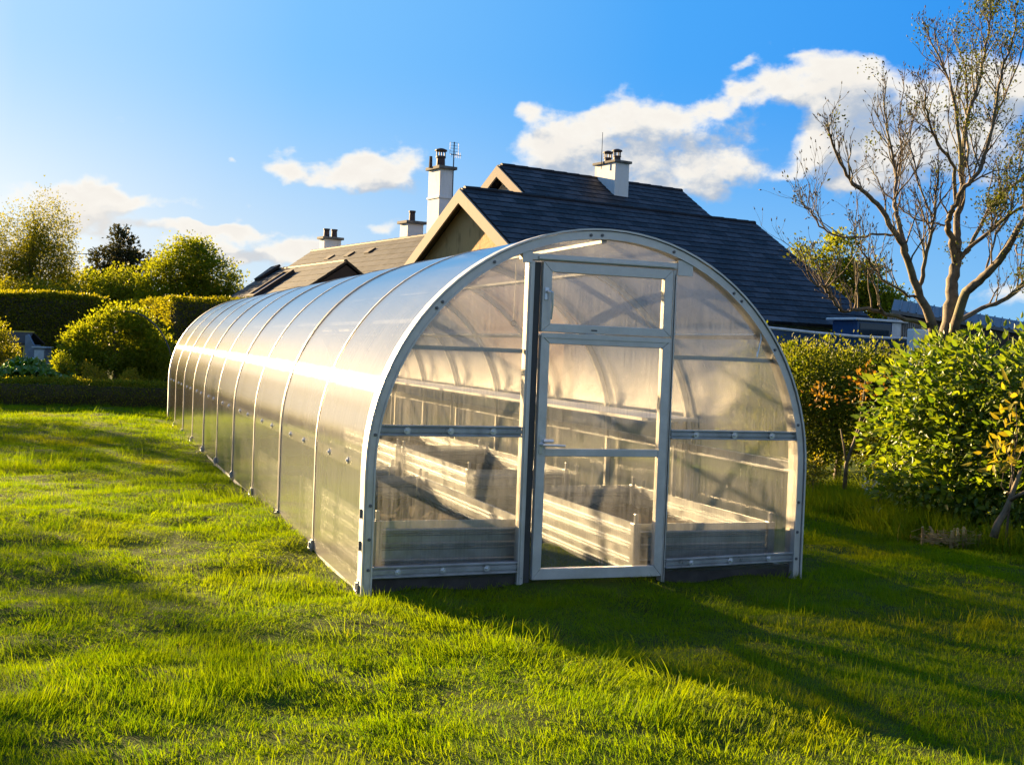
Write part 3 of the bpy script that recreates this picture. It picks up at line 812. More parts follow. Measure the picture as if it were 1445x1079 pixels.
# lower wing in front of it
C1 = P(490, 371, 33.0); C2 = P(384, 384, 38.8)
rc = (C2-C1); LC = rc.length; rc = rc.normalized(); rch = Vector((rc.x, rc.y, 0)).normalized(); gc = Vector((rch.y, -rch.x, 0))
if gc.dot(ER) > 0: gc = -gc
TCc = .70
slope('roof', C1, rc, LC, gc, 2.6, TCc, .33, M['tile'], tile_house); slope('roof', C1, rc, LC, -gc, 2.6, TCc, .33, M['tile'], tile_house)
ridge_cap(C1, rc, LC, tile_house, M['tile'])
mb = MB(); pt = C1+rch*.06-UP*.05
mb.prism([pt, pt+gc*2.5-UP*TCc*2.5, Vector((*(pt+gc*2.5).xy, -.1)), Vector((*(pt-gc*2.5).xy, -.1)), pt-gc*2.5-UP*TCc*2.5], rch*.2); mb.build('gable_wall', M['dark_gable'], tile_house)
mb = MB(); pt = C2-rch*.06-UP*.05
mb.prism([pt, pt+gc*2.4-UP*TCc*2.4, Vector((*(pt+gc*2.4).xy, -.1)), Vector((*(pt-gc*2.4).xy, -.1)), pt-gc*2.4-UP*TCc*2.4], -rch*.2); mb.build('gable_wall', M['white_render'], tile_house)
mb = MB(); o = C1+gc*2.4+rch*.3; o.z = -.1; mb.obox(o, rch*(LC-.6), -gc*.2, UP*(C2.z-2.4*TCc-.05)); mb.build('wall', M['white_render'], tile_house)
mb = MB(); e = C2+UP*.06; mb.prism([e-rc*.9+UP*.09, e+UP*.05, e+gc*.55-UP*.38, e+gc*.55-UP*.34-rc*.6], (gc*TCc+UP).normalized()*.08); mb.build('hip_cap', M['dark_gable'], tile_house)
nC = (gc*TCc+UP).normalized(); p0 = C1+nC*.08
q = [ray_plane(u, v, p0, nC) for (u, v) in ((410.5, 387.5), (400, 388), (372, 406), (382, 405.5))]
dn = (gc-UP*TCc).normalized(); tl_ = ray_plane(404, 387, p0, nC); wS, hS = .62, 1.35
mb = MB()
for (s0, s1, d0_, d1_) in ((-.06, .02, -.06, hS+.06), (wS-.02, wS+.06, -.06, hS+.06), (.02, wS-.02, -.06, .03), (.02, wS-.02, hS-.03, hS+.06)):
    mb.prism([tl_-rc*s0+dn*d0_, tl_-rc*s1+dn*d0_, tl_-rc*s1+dn*d1_, tl_-rc*s0+dn*d1_], nC*.11)
sk = mb.build('skylight', M['dark_gable'], tile_house)
mb = MB(); mb.prism([tl_-rc*.02+dn*.03, tl_-rc*(wS-.02)+dn*.03, tl_-rc*(wS-.02)+dn*(hS-.03), tl_-rc*.02+dn*(hS-.03)], nC*.05); mb.build('pane', M['roof_glass'], sk)

# aerials
ar = P(638, 285, 31.2); ant = thing('tv_aerial', ar, 'thin television aerial on a mast beside the tallest white chimney', 'aerial')
mb = MB(); top = P(643, 201, 31.2); mb.tube([ar-UP*.3, Vector((ar.x, ar.y, top.z))], .016, 6); mb.build('mast', M['iron'], ant)
tp = Vector((ar.x, ar.y, top.z)); mb = MB()
for k in range(5): mb.bar(tp+ER*-.12-UP*(.02+.075*k), tp+ER*.13-UP*(.02+.075*k), .008, .008)
for s in (-.12, .0, .13): mb.bar(tp+ER*s-UP*.02, tp+ER*s-UP*.33, .006, .006, up=EG)
mb.build('grid_reflector', M['iron'], ant)
mb = MB(); z = P(643, 219, 31.2).z; q = Vector((ar.x, ar.y, z)); mb.bar(q-ER*.10, q+ER*.22, .014, .014)
for k in range(6): mb.bar(q+ER*(-.06+.05*k)-UP*.07, q+ER*(-.06+.05*k)+UP*.07, .005, .005, up=EG)
mb.build('yagi_boom', M['iron'], ant)
b = P(849, 224, 34.6); mb = MB(); mb.tube([b-UP*.3, Vector((b.x, b.y, P(849, 187, 34.6).z))], [.012, .008], 6)
o = mb.build('rod_aerial', M['iron'], at=b-UP*.3); tag(o, 'thin upright rod aerial beside the white chimney with two hooded pots', 'aerial')

# ------------------------------------------------------------------ boat, shed, fence at the right
M['boat_blue'] = simple('blue_boat_paint', (.012, .055, .14), .3, var=.2)
M['boat_white'] = simple('white_gelcoat', (.6, .6, .58), .35, var=.15)
M['dark_glass'] = simple('dark_cabin_glass', (.015, .022, .03), .08, var=.2)
bo = P(1205, 472, 24.0); bdir = hdir(.86, .50); bside = Vector((bdir.y, -bdir.x, 0))
if bside.dot(EG) < 0: bside = -bside
boat = thing('boat', Vector((bo.x, bo.y, 0)), 'blue boat with a small white roofed cabin parked behind the shrubs at right', 'boat')
mb = MB(); zt = bo.z-.02; secs = []
for (s, wd, sheer, keel) in ((-1.9, .05, .10, .55), (-1.5, .42, .06, .75), (-.9, .78, .01, .92), (0, .95, -.02, 1.0), (1.0, .95, -.02, 1.0), (1.8, .86, 0, .95)):
    c = Vector((bo.x, bo.y, 0))+bdir*s-bside*.95
    secs.append([c+bside*wd+UP*(zt+sheer), c+bside*wd*.92+UP*(zt+sheer-.35), c+bside*wd*.6+UP*(zt-keel*.75), c+UP*(zt-keel), c-bside*wd*.6+UP*(zt-keel*.75), c-bside*wd*.92+UP*(zt+sheer-.35), c-bside*wd+UP*(zt+sheer)])
base = 0
for sc_ in secs: mb.v += [tuple(p) for p in sc_]
for i in range(len(secs)-1):
    for j in range(6): a = i*7+j; mb.f.append((a, a+1, a+8, a+7))
    mb.f.append((i*7+6, i*7, i*7+7, i*7+13))
mb.f.append(tuple(range((len(secs)-1)*7, len(secs)*7))); mb.f.append(tuple(range(6, -1, -1)))
mb.build('hull', M['boat_blue'], boat)
mb = MB()
for e in (0, 6): mb.tube([sc_[e]+UP*.01 for sc_ in secs], .03, 6)
mb.build('gunwale', M['boat_white'], boat)
mb = MB(); c = Vector((bo.x, bo.y, zt-.02))-bside*.9+bdir*.30; mb.obox(c, bdir*1.25, bside*.7, UP*.34)
cab = mb.build('cabin', M['boat_blue'], boat, bevel=.02)
mb = MB(); mb.obox(c+bside*.701+bdir*.98+UP*.01, bdir*.26, bside*.012, UP*.32); mb.build('end_panel', M['boat_white'], cab)
mb = MB(); mb.obox(c+bside*.702+bdir*.06+UP*.05, bdir*.88, bside*.012, UP*.24); mb.build('window', M['dark_glass'], cab)
mb = MB(); mb.obox(c-bdir*.12-bside*.08+UP*.342, bdir*1.5, bside*.86, UP*.05); mb.build('cabin_roof', M['boat_white'], cab, bevel=.015)
mb = MB(); mb.obox(Vector((bo.x, bo.y, .25))-bside*1.3-bdir*1.6, bdir*3.4, bside*.7, UP*.12)
for s in (-.9, 1.1):
    for k in (.2, 1.5): mb.obox(Vector((bo.x, bo.y, .36))+bdir*s-bside*k, bdir*.08, bside*.08, UP*.95)
trl = mb.build('trailer', M['galv'], boat)
for k in (-1.75, -.2):
    mb = MB(); q = Vector((bo.x, bo.y, .28))+bdir*.1+bside*k; mb.cyl(q, q+bside*.18, .29, 18); mb.build('wheel', M['rubber'], trl)

M['grey_roof'] = metal('grey_sheet_roof', (.15, .15, .15), .6, .5, .1)
M['slat'] = simple('weathered_slats', (.22, .20, .17), .8, var=.4, scale=3)
sp = P(1258, 433, 25.0); sd = hdir(.60, .80); ss = Vector((sd.y, -sd.x, 0))
if ss.dot(EG) < 0: ss = -ss
shed = thing('shed', Vector((sp.x, sp.y, 0)), 'grey sheet roofed shed behind the bare tree at right', 'shed')
cn = [P(1258, 437, 25.0), P(1455, 469, 27.0), P(1455, 456, 29.5), P(1262, 422, 27.5)]
mb = MB(); mb.prism(cn, -UP*.07)
for k in range(1, 18):                       # raised seams of the sheet roof
    f = k/18; mb.bar(cn[0].lerp(cn[1], f)+UP*.015, cn[3].lerp(cn[2], f)+UP*.015, .03, .03)
mb.build('roof', M['grey_roof'], shed)
g4 = [Vector((*q.xy, -.1)) for q in cn]; mb = MB(); lo4 = [a.lerp(b, .04) for a, b in zip(cn, (cn[2], cn[3], cn[0], cn[1]))]
mb.hexa([Vector((*q.xy, -.1)) for q in lo4]+[q-UP*.08 for q in lo4]); mb.build('wall', M['dark_gable'], shed)
sd = Vector((cn[1]-cn[0]).xy.to_3d()).normalized(); ss = Vector((sd.y, -sd.x, 0))
fz = Vector((sp.x, sp.y, 0))+ss*.10-sd*.2
fence = thing('slat_fence', fz, 'upright weathered slat fence below the grey shed roof', 'fence')
for k in range(26):
    mb = MB(); o = fz+sd*(k*.062); mb.obox(o+UP*-.05, sd*.036, ss*.025, UP*(sp.z-.16-.0065*k)); mb.build('slat', M['slat'], fence)
for z in (.5, 1.5):
    mb = MB(); o = fz-ss*.05+UP*z; mb.obox(o, sd*1.62, ss*.045, UP*.09); mb.build('rail', M['slat'], fence)
lw_ = P(1290, 476, 24.0); mb = MB(); o = Vector((lw_.x, lw_.y, -.1)); mb.obox(o, sd*.85, -ss*.2, UP*(P(1290, 464, 24.0).z+.1)); ob = mb.build('low_wall', M['white_render'], at=o, bevel=.02)
tag(ob, 'short pale rendered wall between the blue boat and the bare tree', 'wall')

# ------------------------------------------------------------------ foliage builders
def leaf_template(kind):
    if kind == 'small':     # folded diamond
        v = np.array([(0, 0, 0), (.30, .5, .07), (0, 1, -.06), (-.30, .5, .07)]); f = [(0, 1, 2), (0, 2, 3)]
    elif kind == 'broad':   # ovate, folded on the midrib, tip drooping
        v = np.array([(0, 0, 0), (.17, .20, .04), (.24, .45, .04), (.15, .76, -.03), (0, 1.05, -.18), (-.15, .76, -.03), (-.24, .45, .04), (-.17, .20, .04), (0, .48, -.03)])
        f = [(0, 1, 8), (1, 2, 8), (2, 3, 8), (3, 4, 8), (4, 5, 8), (5, 6, 8), (6, 7, 8), (7, 0, 8)]
    elif kind == 'spray':   # a small spray of leaflets for far crowns
        v = np.array([(0, 0, 0), (.22, .32, .05), (.02, .62, 0), (-.24, .30, .04), (.1, .35, -.02), (.46, .55, .1), (.30, .92, .02), (.05, .66, -.04), (-.08, .4, .02), (-.42, .62, -.05), (-.2, 1, .04), (0, .7, .05)])
        f = [(0, 1, 2, 3), (4, 5, 6, 7), (8, 11, 10, 9)]
    else:                   # needle-like strip
        v = np.array([(-.06, 0, 0), (.06, 0, 0), (.045, .6, .03), (0, 1, 0), (-.045, .6, .03)]); f = [(0, 1, 2, 3, 4)]
    return v, f
def scatter(pos, dirs, sizes, kind, rng, roll=None):
    """leaf geometry at pos, long axis along dirs"""
    tv, tf = leaf_template(kind); n = len(pos)
    d = dirs/np.linalg.norm(dirs, axis=1, keepdims=True)
    r = rng.normal(size=(n, 3)); 
    if roll is not None: r = r*.55+roll
    x = np.cross(d, r); x /= np.linalg.norm(x, axis=1, keepdims=True)+1e-9
    z = np.cross(x, d)
    V = pos[:, None, :]+sizes[:, None, None]*(tv[None, :, 0:1]*x[:, None, :]+tv[None, :, 1:2]*d[:, None, :]+tv[None, :, 2:3]*z[:, None, :])
    k = len(tv); offs = (np.arange(n)*k)[:, None]
    F = []; 
    V = V.reshape(-1, 3)
    polys = [(offs+np.array(q)[None, :]) for q in tf]
    return V, polys
class Bulk:
    """fast mesh accumulation with per-face material"""
    def __init__(s): s.V = []; s.loops = []; s.sizes = []; s.mats = []; s.n = 0
    def add(s, V, polys, mat=0):
        for q in polys:
            q = np.asarray(q)+s.n; s.loops.append(q.reshape(-1)); s.sizes.append(np.full(len(q), q.shape[1])); s.mats.append(np.full(len(q), mat))
        s.V.append(np.asarray(V, float)); s.n += len(V)
    def add_mb(s, mb, mat=0):
        V = np.array(mb.v, float)
        by = {}
        for f in mb.f: by.setdefault(len(f), []).append(f)
        s.add(V, [np.array(q) for q in by.values()], mat)
    def build(s, name, mats, parent=None, at=None, smooth=False):
        off = Vector((0, 0, 0))
        if parent is not None: off = world_loc(parent)
        if at is not None: off = Vector(at)
        V = np.concatenate(s.V)-np.array(off); L = np.concatenate(s.loops); S = np.concatenate(s.sizes); Mi = np.concatenate(s.mats)
        me = bpy.data.meshes.new(name)
        me.vertices.add(len(V)); me.vertices.foreach_set('co', V.reshape(-1).astype(np.float32))
        me.loops.add(len(L)); me.loops.foreach_set('vertex_index', L.astype(np.int32))
        me.polygons.add(len(S)); st = np.concatenate([[0], np.cumsum(S)[:-1]])
        me.polygons.foreach_set('loop_start', st.astype(np.int32))
        me.polygons.foreach_set('material_index', Mi.astype(np.int32))
        me.update(calc_edges=True); me.validate()
        return link(name, me, mats, parent, smooth, 0, at)
def unit(rng, n):
    d = rng.normal(size=(n, 3)); return d/np.linalg.norm(d, axis=1, keepdims=True)
def crown_points(lobes, n_clump, per, spread, rng, shell=.55, flat=.8, up=.35):
    """lobes: (centre, (rx, ry, rz)); leaves gather into clumps near the outside of each lobe"""
    wts = np.array([l[1][0]*l[1][1]+l[1][0]*l[1][2] for l in lobes]); wts = wts/wts.sum()
    which = rng.choice(len(lobes), n_clump, p=wts)
    C = np.array([list(l[0]) for l in lobes])[which]; R = np.array([l[1] for l in lobes])[which]
    d = unit(rng, n_clump); rr = (shell+(1-shell)*rng.random(n_clump)**.6)[:, None]
    cc = C+d*R*rr*(1+.10*rng.normal(size=(n_clump, 1)))
    k = rng.poisson(per, n_clump).clip(1)
    idx = np.repeat(np.arange(n_clump), k)
    off = rng.normal(size=(len(idx), 3))*spread*np.array([1, 1, flat])
    pos = cc[idx]+off
    out = d[idx]*.9+off/spread*.5+rng.normal(size=(len(idx), 3))*.5+np.array([0, 0, up])
    return pos, out, cc
def branch_to(mb, a, b, r0, r1, rng, segs=5, wob=.08, sides=5):
    a, b = np.array(a, float), np.array(b, float); L = np.linalg.norm(b-a); pts = []
    for k in range(segs+1):
        f = k/segs; p = a+(b-a)*f; p[2] += L*.10*math.sin(f*math.pi*.9)
        if 0 < k < segs: p += rng.normal(size=3)*L*wob*.5
        pts.append(p)
    mb.tube(pts, [r0+(r1-r0)*k/segs for k in range(segs+1)], sides); return pts
M['trunk'] = bark('brown_bark', (.10, .075, .05), (.045, .034, .026))
M['trunk_grey'] = bark('pale_grey_bark', (.165, .125, .075), (.055, .043, .027), 10)

def tree(name, base, lobes, leaves, mat, label, cat, group=None, clumps=300, per=40, spread=.25, size=(.08, .14), kind='spray', seed=1, trunk_r=.12, shell=.5, flat=.8, up=.35, limbs=10, bark_mat='trunk', droop=None):
    rng = np.random.default_rng(seed); base = Vector(base)
    t = thing(name, base, label, cat, group)
    pos, out, cc = crown_points(lobes, clumps, per, spread, rng, shell, flat, up)
    if droop:
        out[:, 2] -= droop
    sz = rng.uniform(size[0], size[1], len(pos))
    keep = pos[:, 2] > .05
    b = Bulk(); V, pl = scatter(pos[keep], out[keep], sz[keep], kind, rng); b.add(V, pl)
    b.build('crown', mat, t)
    mb = MB(); c0 = np.mean([list(l[0]) for l in lobes], 0); zmax = max(l[0][2]+l[1][2]*.5 for l in lobes)
    top = np.array([c0[0], c0[1], zmax])
    tp = branch_to(mb, list(base-Vector((0, 0, .1))), top, trunk_r, trunk_r*.2, rng, 7, .03, 7)
    pick = rng.choice(len(cc), min(limbs, len(cc)), replace=False)
    for i in pick:
        s = tp[int(rng.integers(2, 6))]
        branch_to(mb, s, cc[i], trunk_r*.38, trunk_r*.06, rng, 5, .08, 5)
    mb.build('trunk', M[bark_mat], t, smooth=True)
    return t

M['leaf_gold'] = foliage('golden_birch_leaves', (.100, .118, .008), (.19, .195, .012), .55)
M['leaf_mid'] = foliage('mid_green_leaves', (.095, .135, .007), (.205, .230, .012), .62)
M['leaf_dark'] = foliage('dark_conifer_leaves', (.022, .030, .014), (.045, .045, .020), .3)
M['leaf_lime'] = foliage('fresh_green_leaves', (.09, .13, .010), (.20, .22, .018), .55)
M['leaf_hedge'] = foliage('clipped_hedge_leaves', (.085, .105, .007), (.22, .215, .012), .52)
M['leaf_glossy'] = foliage('glossy_broad_leaves', (.06, .12, .010), (.17, .225, .014), .52, .16, .4)
M['leaf_russet'] = foliage('russet_green_leaves', (.055, .088, .007), (.135, .155, .012), .5, patch=((.19, .11, .018), 1.3, .08))
M['leaf_red'] = foliage('reddish_young_leaves', (.15, .07, .018), (.20, .13, .02), .45)
M['leaf_yellow'] = foliage('yellow_green_leaves', (.17, .16, .015), (.32, .26, .025), .5)
M['leaf_rhubarb'] = foliage('big_wavy_leaves', (.07, .16, .015), (.11, .22, .02), .5, .12, .4)
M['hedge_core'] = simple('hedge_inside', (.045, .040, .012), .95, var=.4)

# ------------------------------------------------------------------ garden at the far left
def hedge(label, corner, ax, la, ay, lb, h, n, seed, mat, size=(.05, .085), bump=.07, cat='hedge', faces='fleb'):
    """clipped hedge: dark core and a skin of small leaves on the sides and the top"""
    rng = np.random.default_rng(seed); o = np.array(corner, float); ax = np.array(ax, float); ay = np.array(ay, float)
    A = {'f': (o, ax*la, np.array([0, 0, h]), -ay), 'b': (o+ay*lb, ax*la, np.array([0, 0, h]), ay), 'l': (o, ay*lb, np.array([0, 0, h]), -ax), 'e': (o+ax*la, ay*lb, np.array([0, 0, h]), ax), 't': (o+np.array([0, 0, h]), ax*la, ay*lb, np.array([0, 0, 1.0]))}
    b = Bulk(); core = MB(); i_ = .10
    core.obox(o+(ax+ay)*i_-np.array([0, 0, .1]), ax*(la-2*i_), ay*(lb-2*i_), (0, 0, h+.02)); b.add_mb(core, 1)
    areas = {k: np.linalg.norm(np.cross(v[1], v[2])) for k, v in A.items()}
    tota = sum(a*(1.6 if k == 't' else 1) for k, a in areas.items())
    for k, (q, u, v, nn) in A.items():
        m_ = int(n*areas[k]*(1.6 if k == 't' else 1)/tota)
        s, t_ = rng.random(m_), rng.random(m_)
        p = q+s[:, None]*u+t_[:, None]*v
        lump = (vnoise(p[:, 0]*1.3+p[:, 1]*.9, p[:, 2]*1.6+p[:, 1]*.4, seed)-.5)*bump*2+(vnoise(p[:, 0]*4+p[:, 1]*3, p[:, 2]*4, seed+3)-.5)*bump
        p = p+nn*(lump[:, None]+rng.normal(size=(m_, 1))*.035)
        dirs = nn*.7+rng.normal(size=(m_, 3))*.55+np.array([0, 0, .45])
        V, pl = scatter(p, dirs, rng.uniform(*size, m_), 'small', rng); b.add(V, pl, 0)
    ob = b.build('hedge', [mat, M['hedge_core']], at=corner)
    tag(ob, label, cat); return ob
rt, fw = level(1, 0)-level(0, 0), level(0, 1)-level(0, 0); rt.z = 0; fw.z = 0
def gp(u, D, z=0): p = P(u, 500, D); return Vector((p.x, p.y, z))
# low clipped hedge along the far edge of the lawn
a, b_ = gp(-420, 23.2), gp(330, 24.6); d = (b_-a); la = d.length; d.normalize(); n_ = Vector((-d.y, d.x, 0))
hedge('low clipped box hedge running along the far edge of the lawn', a, d, la, n_, .55, .47, 26000, 3, M['leaf_hedge'], (.03, .055), .035)
# tall hedges
a, b_ = gp(-95, 31.0), gp(133, 31.5); d = (b_-a); la = d.length; d.normalize(); n_ = Vector((-d.y, d.x, 0))
hedge('tall dark clipped hedge with a sunlit top behind the blue garden shed', a, d, la, n_, 1.6, 2.42, 42000, 4, M['leaf_hedge'], (.05, .09), .07)
a = gp(240, 29.5); d = hdir(.88, .474); n_ = hdir(-.474, .88)
hedge('tall square clipped hedge with one sunlit side, nearest the greenhouse', a, d, 3.4, n_, 7.2, 2.42, 52000, 5, M['leaf_hedge'], (.05, .09), .09)
# trees beyond the hedges
FT = 'trees beyond the garden hedges'
tree('birch_tree', gp(50, 41), [(gp(62, 41, 4.9), (.75, .7, 1.0)), (gp(20, 41, 4.2), (.9, .9, 1.2)), (gp(58, 41, 3.6), (1.0, .9, 1.2)), (gp(85, 41, 3.2), (.6, .6, 1.0)), (gp(-15, 41, 3.4), (1.0, .9, 1.4)), (gp(30, 41, 2.4), (1.4, 1, 1.0))], 0, M['leaf_gold'],
     'airy golden green birch with drooping twigs at the far left', 'tree', FT, 760, 46, .19, (.045, .085), 'spray', 11, .10, .35, 1.5, -.2, 26, droop=.8)
tree('conifer_tree', gp(165, 55), [(gp(168, 55, 5.6), (.55, .55, .75)), (gp(160, 55, 4.9), (1.0, .9, .7)), (gp(182, 55, 4.7), (.9, .9, .6)), (gp(150, 55, 4.2), (.9, .9, .5)), (gp(170, 55, 3.8), (1.4, 1.2, .8))], 0, M['leaf_dark'],
     'dark bronze tinted conifer between the birch and the broad round tree', 'tree', FT, 210, 26, .20, (.12, .2), 'spray', 12, .14, .4, .5, .1, 16)
tree('broadleaf_tree', gp(265, 42), [(gp(262, 42, 3.9), (1.05, 1.0, .95)), (gp(225, 42, 3.3), (.75, .8, .9)), (gp(300, 42, 3.5), (.75, .8, .9)), (gp(272, 42, 4.35), (.6, .6, .6)), (gp(265, 42, 2.7), (1.6, 1.2, .8)), (gp(318, 42, 2.9), (.5, .6, .7))], 0, M['leaf_mid'],
     'broad round leafy tree behind the square clipped hedge', 'tree', FT, 470, 52, .19, (.06, .11), 'spray', 13, .16, .5, .8, .35, 18)
tree('small_tree', gp(120, 44), [(gp(118, 44, 2.9), (1.0, .9, .8)), (gp(95, 44, 2.5), (.8, .8, .7)), (gp(140, 44, 2.6), (.8, .8, .8))], 0, M['leaf_mid'], 'low green tree below the dark conifer', 'tree', FT, 200, 40, .19, (.09, .15), 'spray', 14, .1)
tree('small_tree', gp(175, 43), [(gp(172, 43, 3.0), (.7, .8, .75)), (gp(192, 43, 2.7), (.6, .7, .7)), (gp(155, 43, 2.4), (.6, .6, .6))], 0, M['leaf_lime'], 'small bright green tree beside the broad round tree', 'tree', FT, 170, 40, .17, (.08, .14), 'spray', 15, .08)
tree('small_tree', gp(65, 38), [(gp(60, 38, 2.3), (1.0, .9, .7)), (gp(100, 38, 2.2), (.8, .8, .6)), (gp(10, 38, 2.3), (1.2, .9, .8))], 0, M['leaf_gold'], 'yellow green scrub tree below the birch, just over the hedge top', 'tree', FT, 240, 36, .17, (.07, .12), 'spray', 16, .07)
# trees out of the frame on the left, whose shade falls on the lawn
tree('broadleaf_tree', level(-20.3, 30), [(level(-20.5, 30, 4.5), (1.1, 1.1, .8)), (level(-19.6, 30.6, 3.8), (.9, .9, .6)), (level(-21.3, 29.4, 3.8), (.9, .9, .7))], 0, M['leaf_mid'], 'broad leafy tree past the left edge of the lawn, the farther of two', 'tree', None, 75, 26, .24, (.10, .17), 'spray', 17, .16)
tree('broadleaf_tree', level(-21.5, 23.0), [(level(-21.5, 23, 5.2), (1.0, 1.1, .8)), (level(-23.4, 22.4, 4.7), (.9, .9, .6)), (level(-19.8, 23.8, 4.6), (.8, .9, .6))], 0, M['leaf_mid'], 'open crowned tree past the left edge of the lawn, the nearer of two', 'tree', None, 105, 22, .22, (.09, .15), 'spray', 18, .12)
# big rounded garden shrub on short stems
tree('round_shrub', gp(165, 27), [(gp(160, 27, 1.25), (.75, .7, .72)), (gp(128, 27, 1.15), (.45, .5, .5)), (gp(200, 27, 1.15), (.55, .6, .62)), (gp(175, 27, 1.72), (.5, .5, .33)), (gp(105, 27, 1.2), (.26, .3, .3)), (gp(100, 26.6, .75), (.32, .35, .35)), (gp(222, 27, .95), (.4, .4, .5))], 0, M['leaf_mid'],
     'large rounded green shrub on dark stems behind the low box hedge', 'shrub', None, 520, 36, .10, (.05, .085), 'small', 21, .07, .6)
tree('golden_conifer', gp(86, 25.6), [(gp(84, 25.6, .42), (.22, .22, .34)), (gp(88, 25.6, .75), (.16, .16, .28))], 0, M['leaf_mid'], 'small loose shrub with a thin stem beside the big leaved rhubarb', 'shrub', None, 70, 34, .07, (.035, .06), 'small', 22, .02)
tree('golden_conifer', gp(133, 25.4), [(gp(131, 25.4, .45), (.20, .2, .42)), (gp(140, 25.4, .35), (.2, .2, .34))], 0, M['leaf_yellow'], 'small upright golden conifer in front of the round shrub, left one', 'conifer', 'golden dwarf conifers', 90, 36, .06, (.03, .05), 'small', 23, .02)
tree('golden_conifer', gp(184, 25.6), [(gp(183, 25.6, .38), (.22, .22, .36))], 0, M['leaf_yellow'], 'rounded golden conifer in front of the round shrub, nearer the greenhouse', 'conifer', 'golden dwarf conifers', 70, 36, .06, (.03, .05), 'small', 24, .02)
tree('golden_shrub', gp(4, 26.2), [(gp(0, 26.2, .85), (.30, .3, .62)), (gp(-4, 26.2, 1.25), (.2, .2, .4)), (gp(8, 26.2, .6), (.3, .3, .5))], 0, M['leaf_gold'], 'sunlit golden shrub cut off by the left edge, before the blue shed', 'shrub', None, 130, 36, .08, (.04, .07), 'small', 25, .03)
# rhubarb with large wavy leaves
rng = np.random.default_rng(31); rb0 = gp(35, 25.2); rh = thing('rhubarb_plant', rb0, 'big leaved rhubarb plant behind the low box hedge at left', 'plant')
for k in range(52):
    ang = rng.uniform(0, 6.283); L = rng.uniform(.25, .95); zt = rng.uniform(.5, .92)*(1.1-.35*L)
    tip = rb0+Vector((math.cos(ang)*L*.95, math.sin(ang)*L*.6, zt)); s = rng.uniform(.15, .27); mb = MB()
    ax = Vector((math.cos(ang), math.sin(ang), -.35+rng.uniform(-.3, .3))).normalized(); side = ax.cross(UP).normalized(); nrm = side.cross(ax)
    N = 26; R_ = 4; rows = [[tip+nrm*.02]*N]
    for q in range(1, R_+1):
        fr_ = q/R_; ring = []
        for j in range(N):
            th = 2*math.pi*j/N; r_ = s*fr_*(.70+.30*math.cos(th*.5)**2)*(1+.13*math.sin(5*th+k)*fr_+.05*math.sin(11*th+2*k)*fr_)
            ring.append(tip+ax*(math.cos(th)*r_*1.1)+side*(math.sin(th)*r_)+nrm*(.055*fr_*math.sin(6*th+k)+.02*math.sin(13*th+q*2)-.16*s*fr_*fr_*(1+math.cos(th))))
        rows.append(ring)
    for q in range(R_):
        for j in range(N):
            j2 = (j+1) % N
            if q == 0: mb.poly([rows[0][0], rows[1][j], rows[1][j2]])
            else: mb.quad(rows[q][j], rows[q+1][j], rows[q+1][j2], rows[q][j2])
    lf = mb.build('leaf', M['leaf_rhubarb'], rh, smooth=True)
    mb = MB(); mb.tube([rb0+Vector((0, 0, -.03)), (rb0+tip)/2+Vector((0, 0, .12)), tip], [.02, .018, .012], 5); mb.build('stalk', M['leaf_rhubarb'], lf)
# blue garden shed, its lean-to panel and the cabinet beside it
M['shed_blue'] = simple('faded_blue_boards', (.12, .18, .25), .7, var=.3, scale=4)
M['shed_pale'] = simple('pale_blue_panel', (.30, .42, .52), .5, var=.2)
M['shed_yellow'] = simple('yellow_painted_frame', (.45, .37, .05), .6, var=.2)
M['felt'] = simple('roofing_felt', (.04, .035, .03), .9, var=.4)
s0 = gp(26, 28.5); sh = thing('garden_shed', s0, 'small garden shed with a yellow window frame and dark felt roof by the tall hedge', 'shed')
wz = P(30, 486, 28.5).z; rz = P(30, 470, 28.5).z
mb = MB(); mb.obox(s0-rt*.55-UP*.05, rt*.72, fw*.9, UP*(wz+.05)); mb.build('wall', M['shed_blue'], sh)
mb = MB(); q = s0-rt*.62-fw*.06
mb.prism([q+UP*wz, q+rt*.86+UP*wz, q+rt*.78+fw*.5+UP*rz, q+fw*.5-rt*.0+UP*rz], UP*.04); mb.prism([q+fw*1.06+UP*wz, q+fw*1.06+rt*.86+UP*wz, q+rt*.78+fw*.52+UP*rz, q+fw*.52+UP*rz], UP*.04); mb.build('roof', M['felt'], sh)
mb = MB(); mb.bar(q+fw*.5+UP*(rz+.04), q+rt*.80+fw*.5+UP*(rz+.04), .05, .03); mb.build('ridge_board', M['shed_yellow'], sh)
win = MB(); wo = s0-fw*.015
for (x0, x1, z0, z1) in ((-.10, .16, wz-.42, wz-.38), (-.10, .16, wz-.06, wz-.02), (-.10, -.07, wz-.38, wz-.06), (.13, .16, wz-.38, wz-.06), (.02, .04, wz-.38, wz-.06), (-.07, .02, wz-.24, wz-.22), (.04, .13, wz-.24, wz-.22)):
    win.obox(wo+rt*x0+UP*z0, rt*(x1-x0), -fw*.03, UP*(z1-z0))
wn = win.build('window', M['shed_yellow'], sh)
mb = MB(); mb.obox(wo+rt*-.09+UP*(wz-.41)+fw*.010, rt*.24, -fw*.012, UP*.38); mb.build('pane', M['dark_glass'], wn)
mb = MB(); mb.prism([s0+rt*.19+UP*-.05, s0+rt*.42-UP*.05, s0+rt*.40+UP*(wz-.02), s0+rt*.25+UP*(rz-.02), s0+rt*.19+UP*(rz-.05)], -fw*.10); mb.build('buttress_panel', M['shed_blue'], sh)
k0 = gp(54, 27.9); cb = thing('cabinet', k0, 'pale blue garden cabinet with a flat lid standing right of the small shed', 'cabinet')
z1 = P(54, 489, 27.9).z
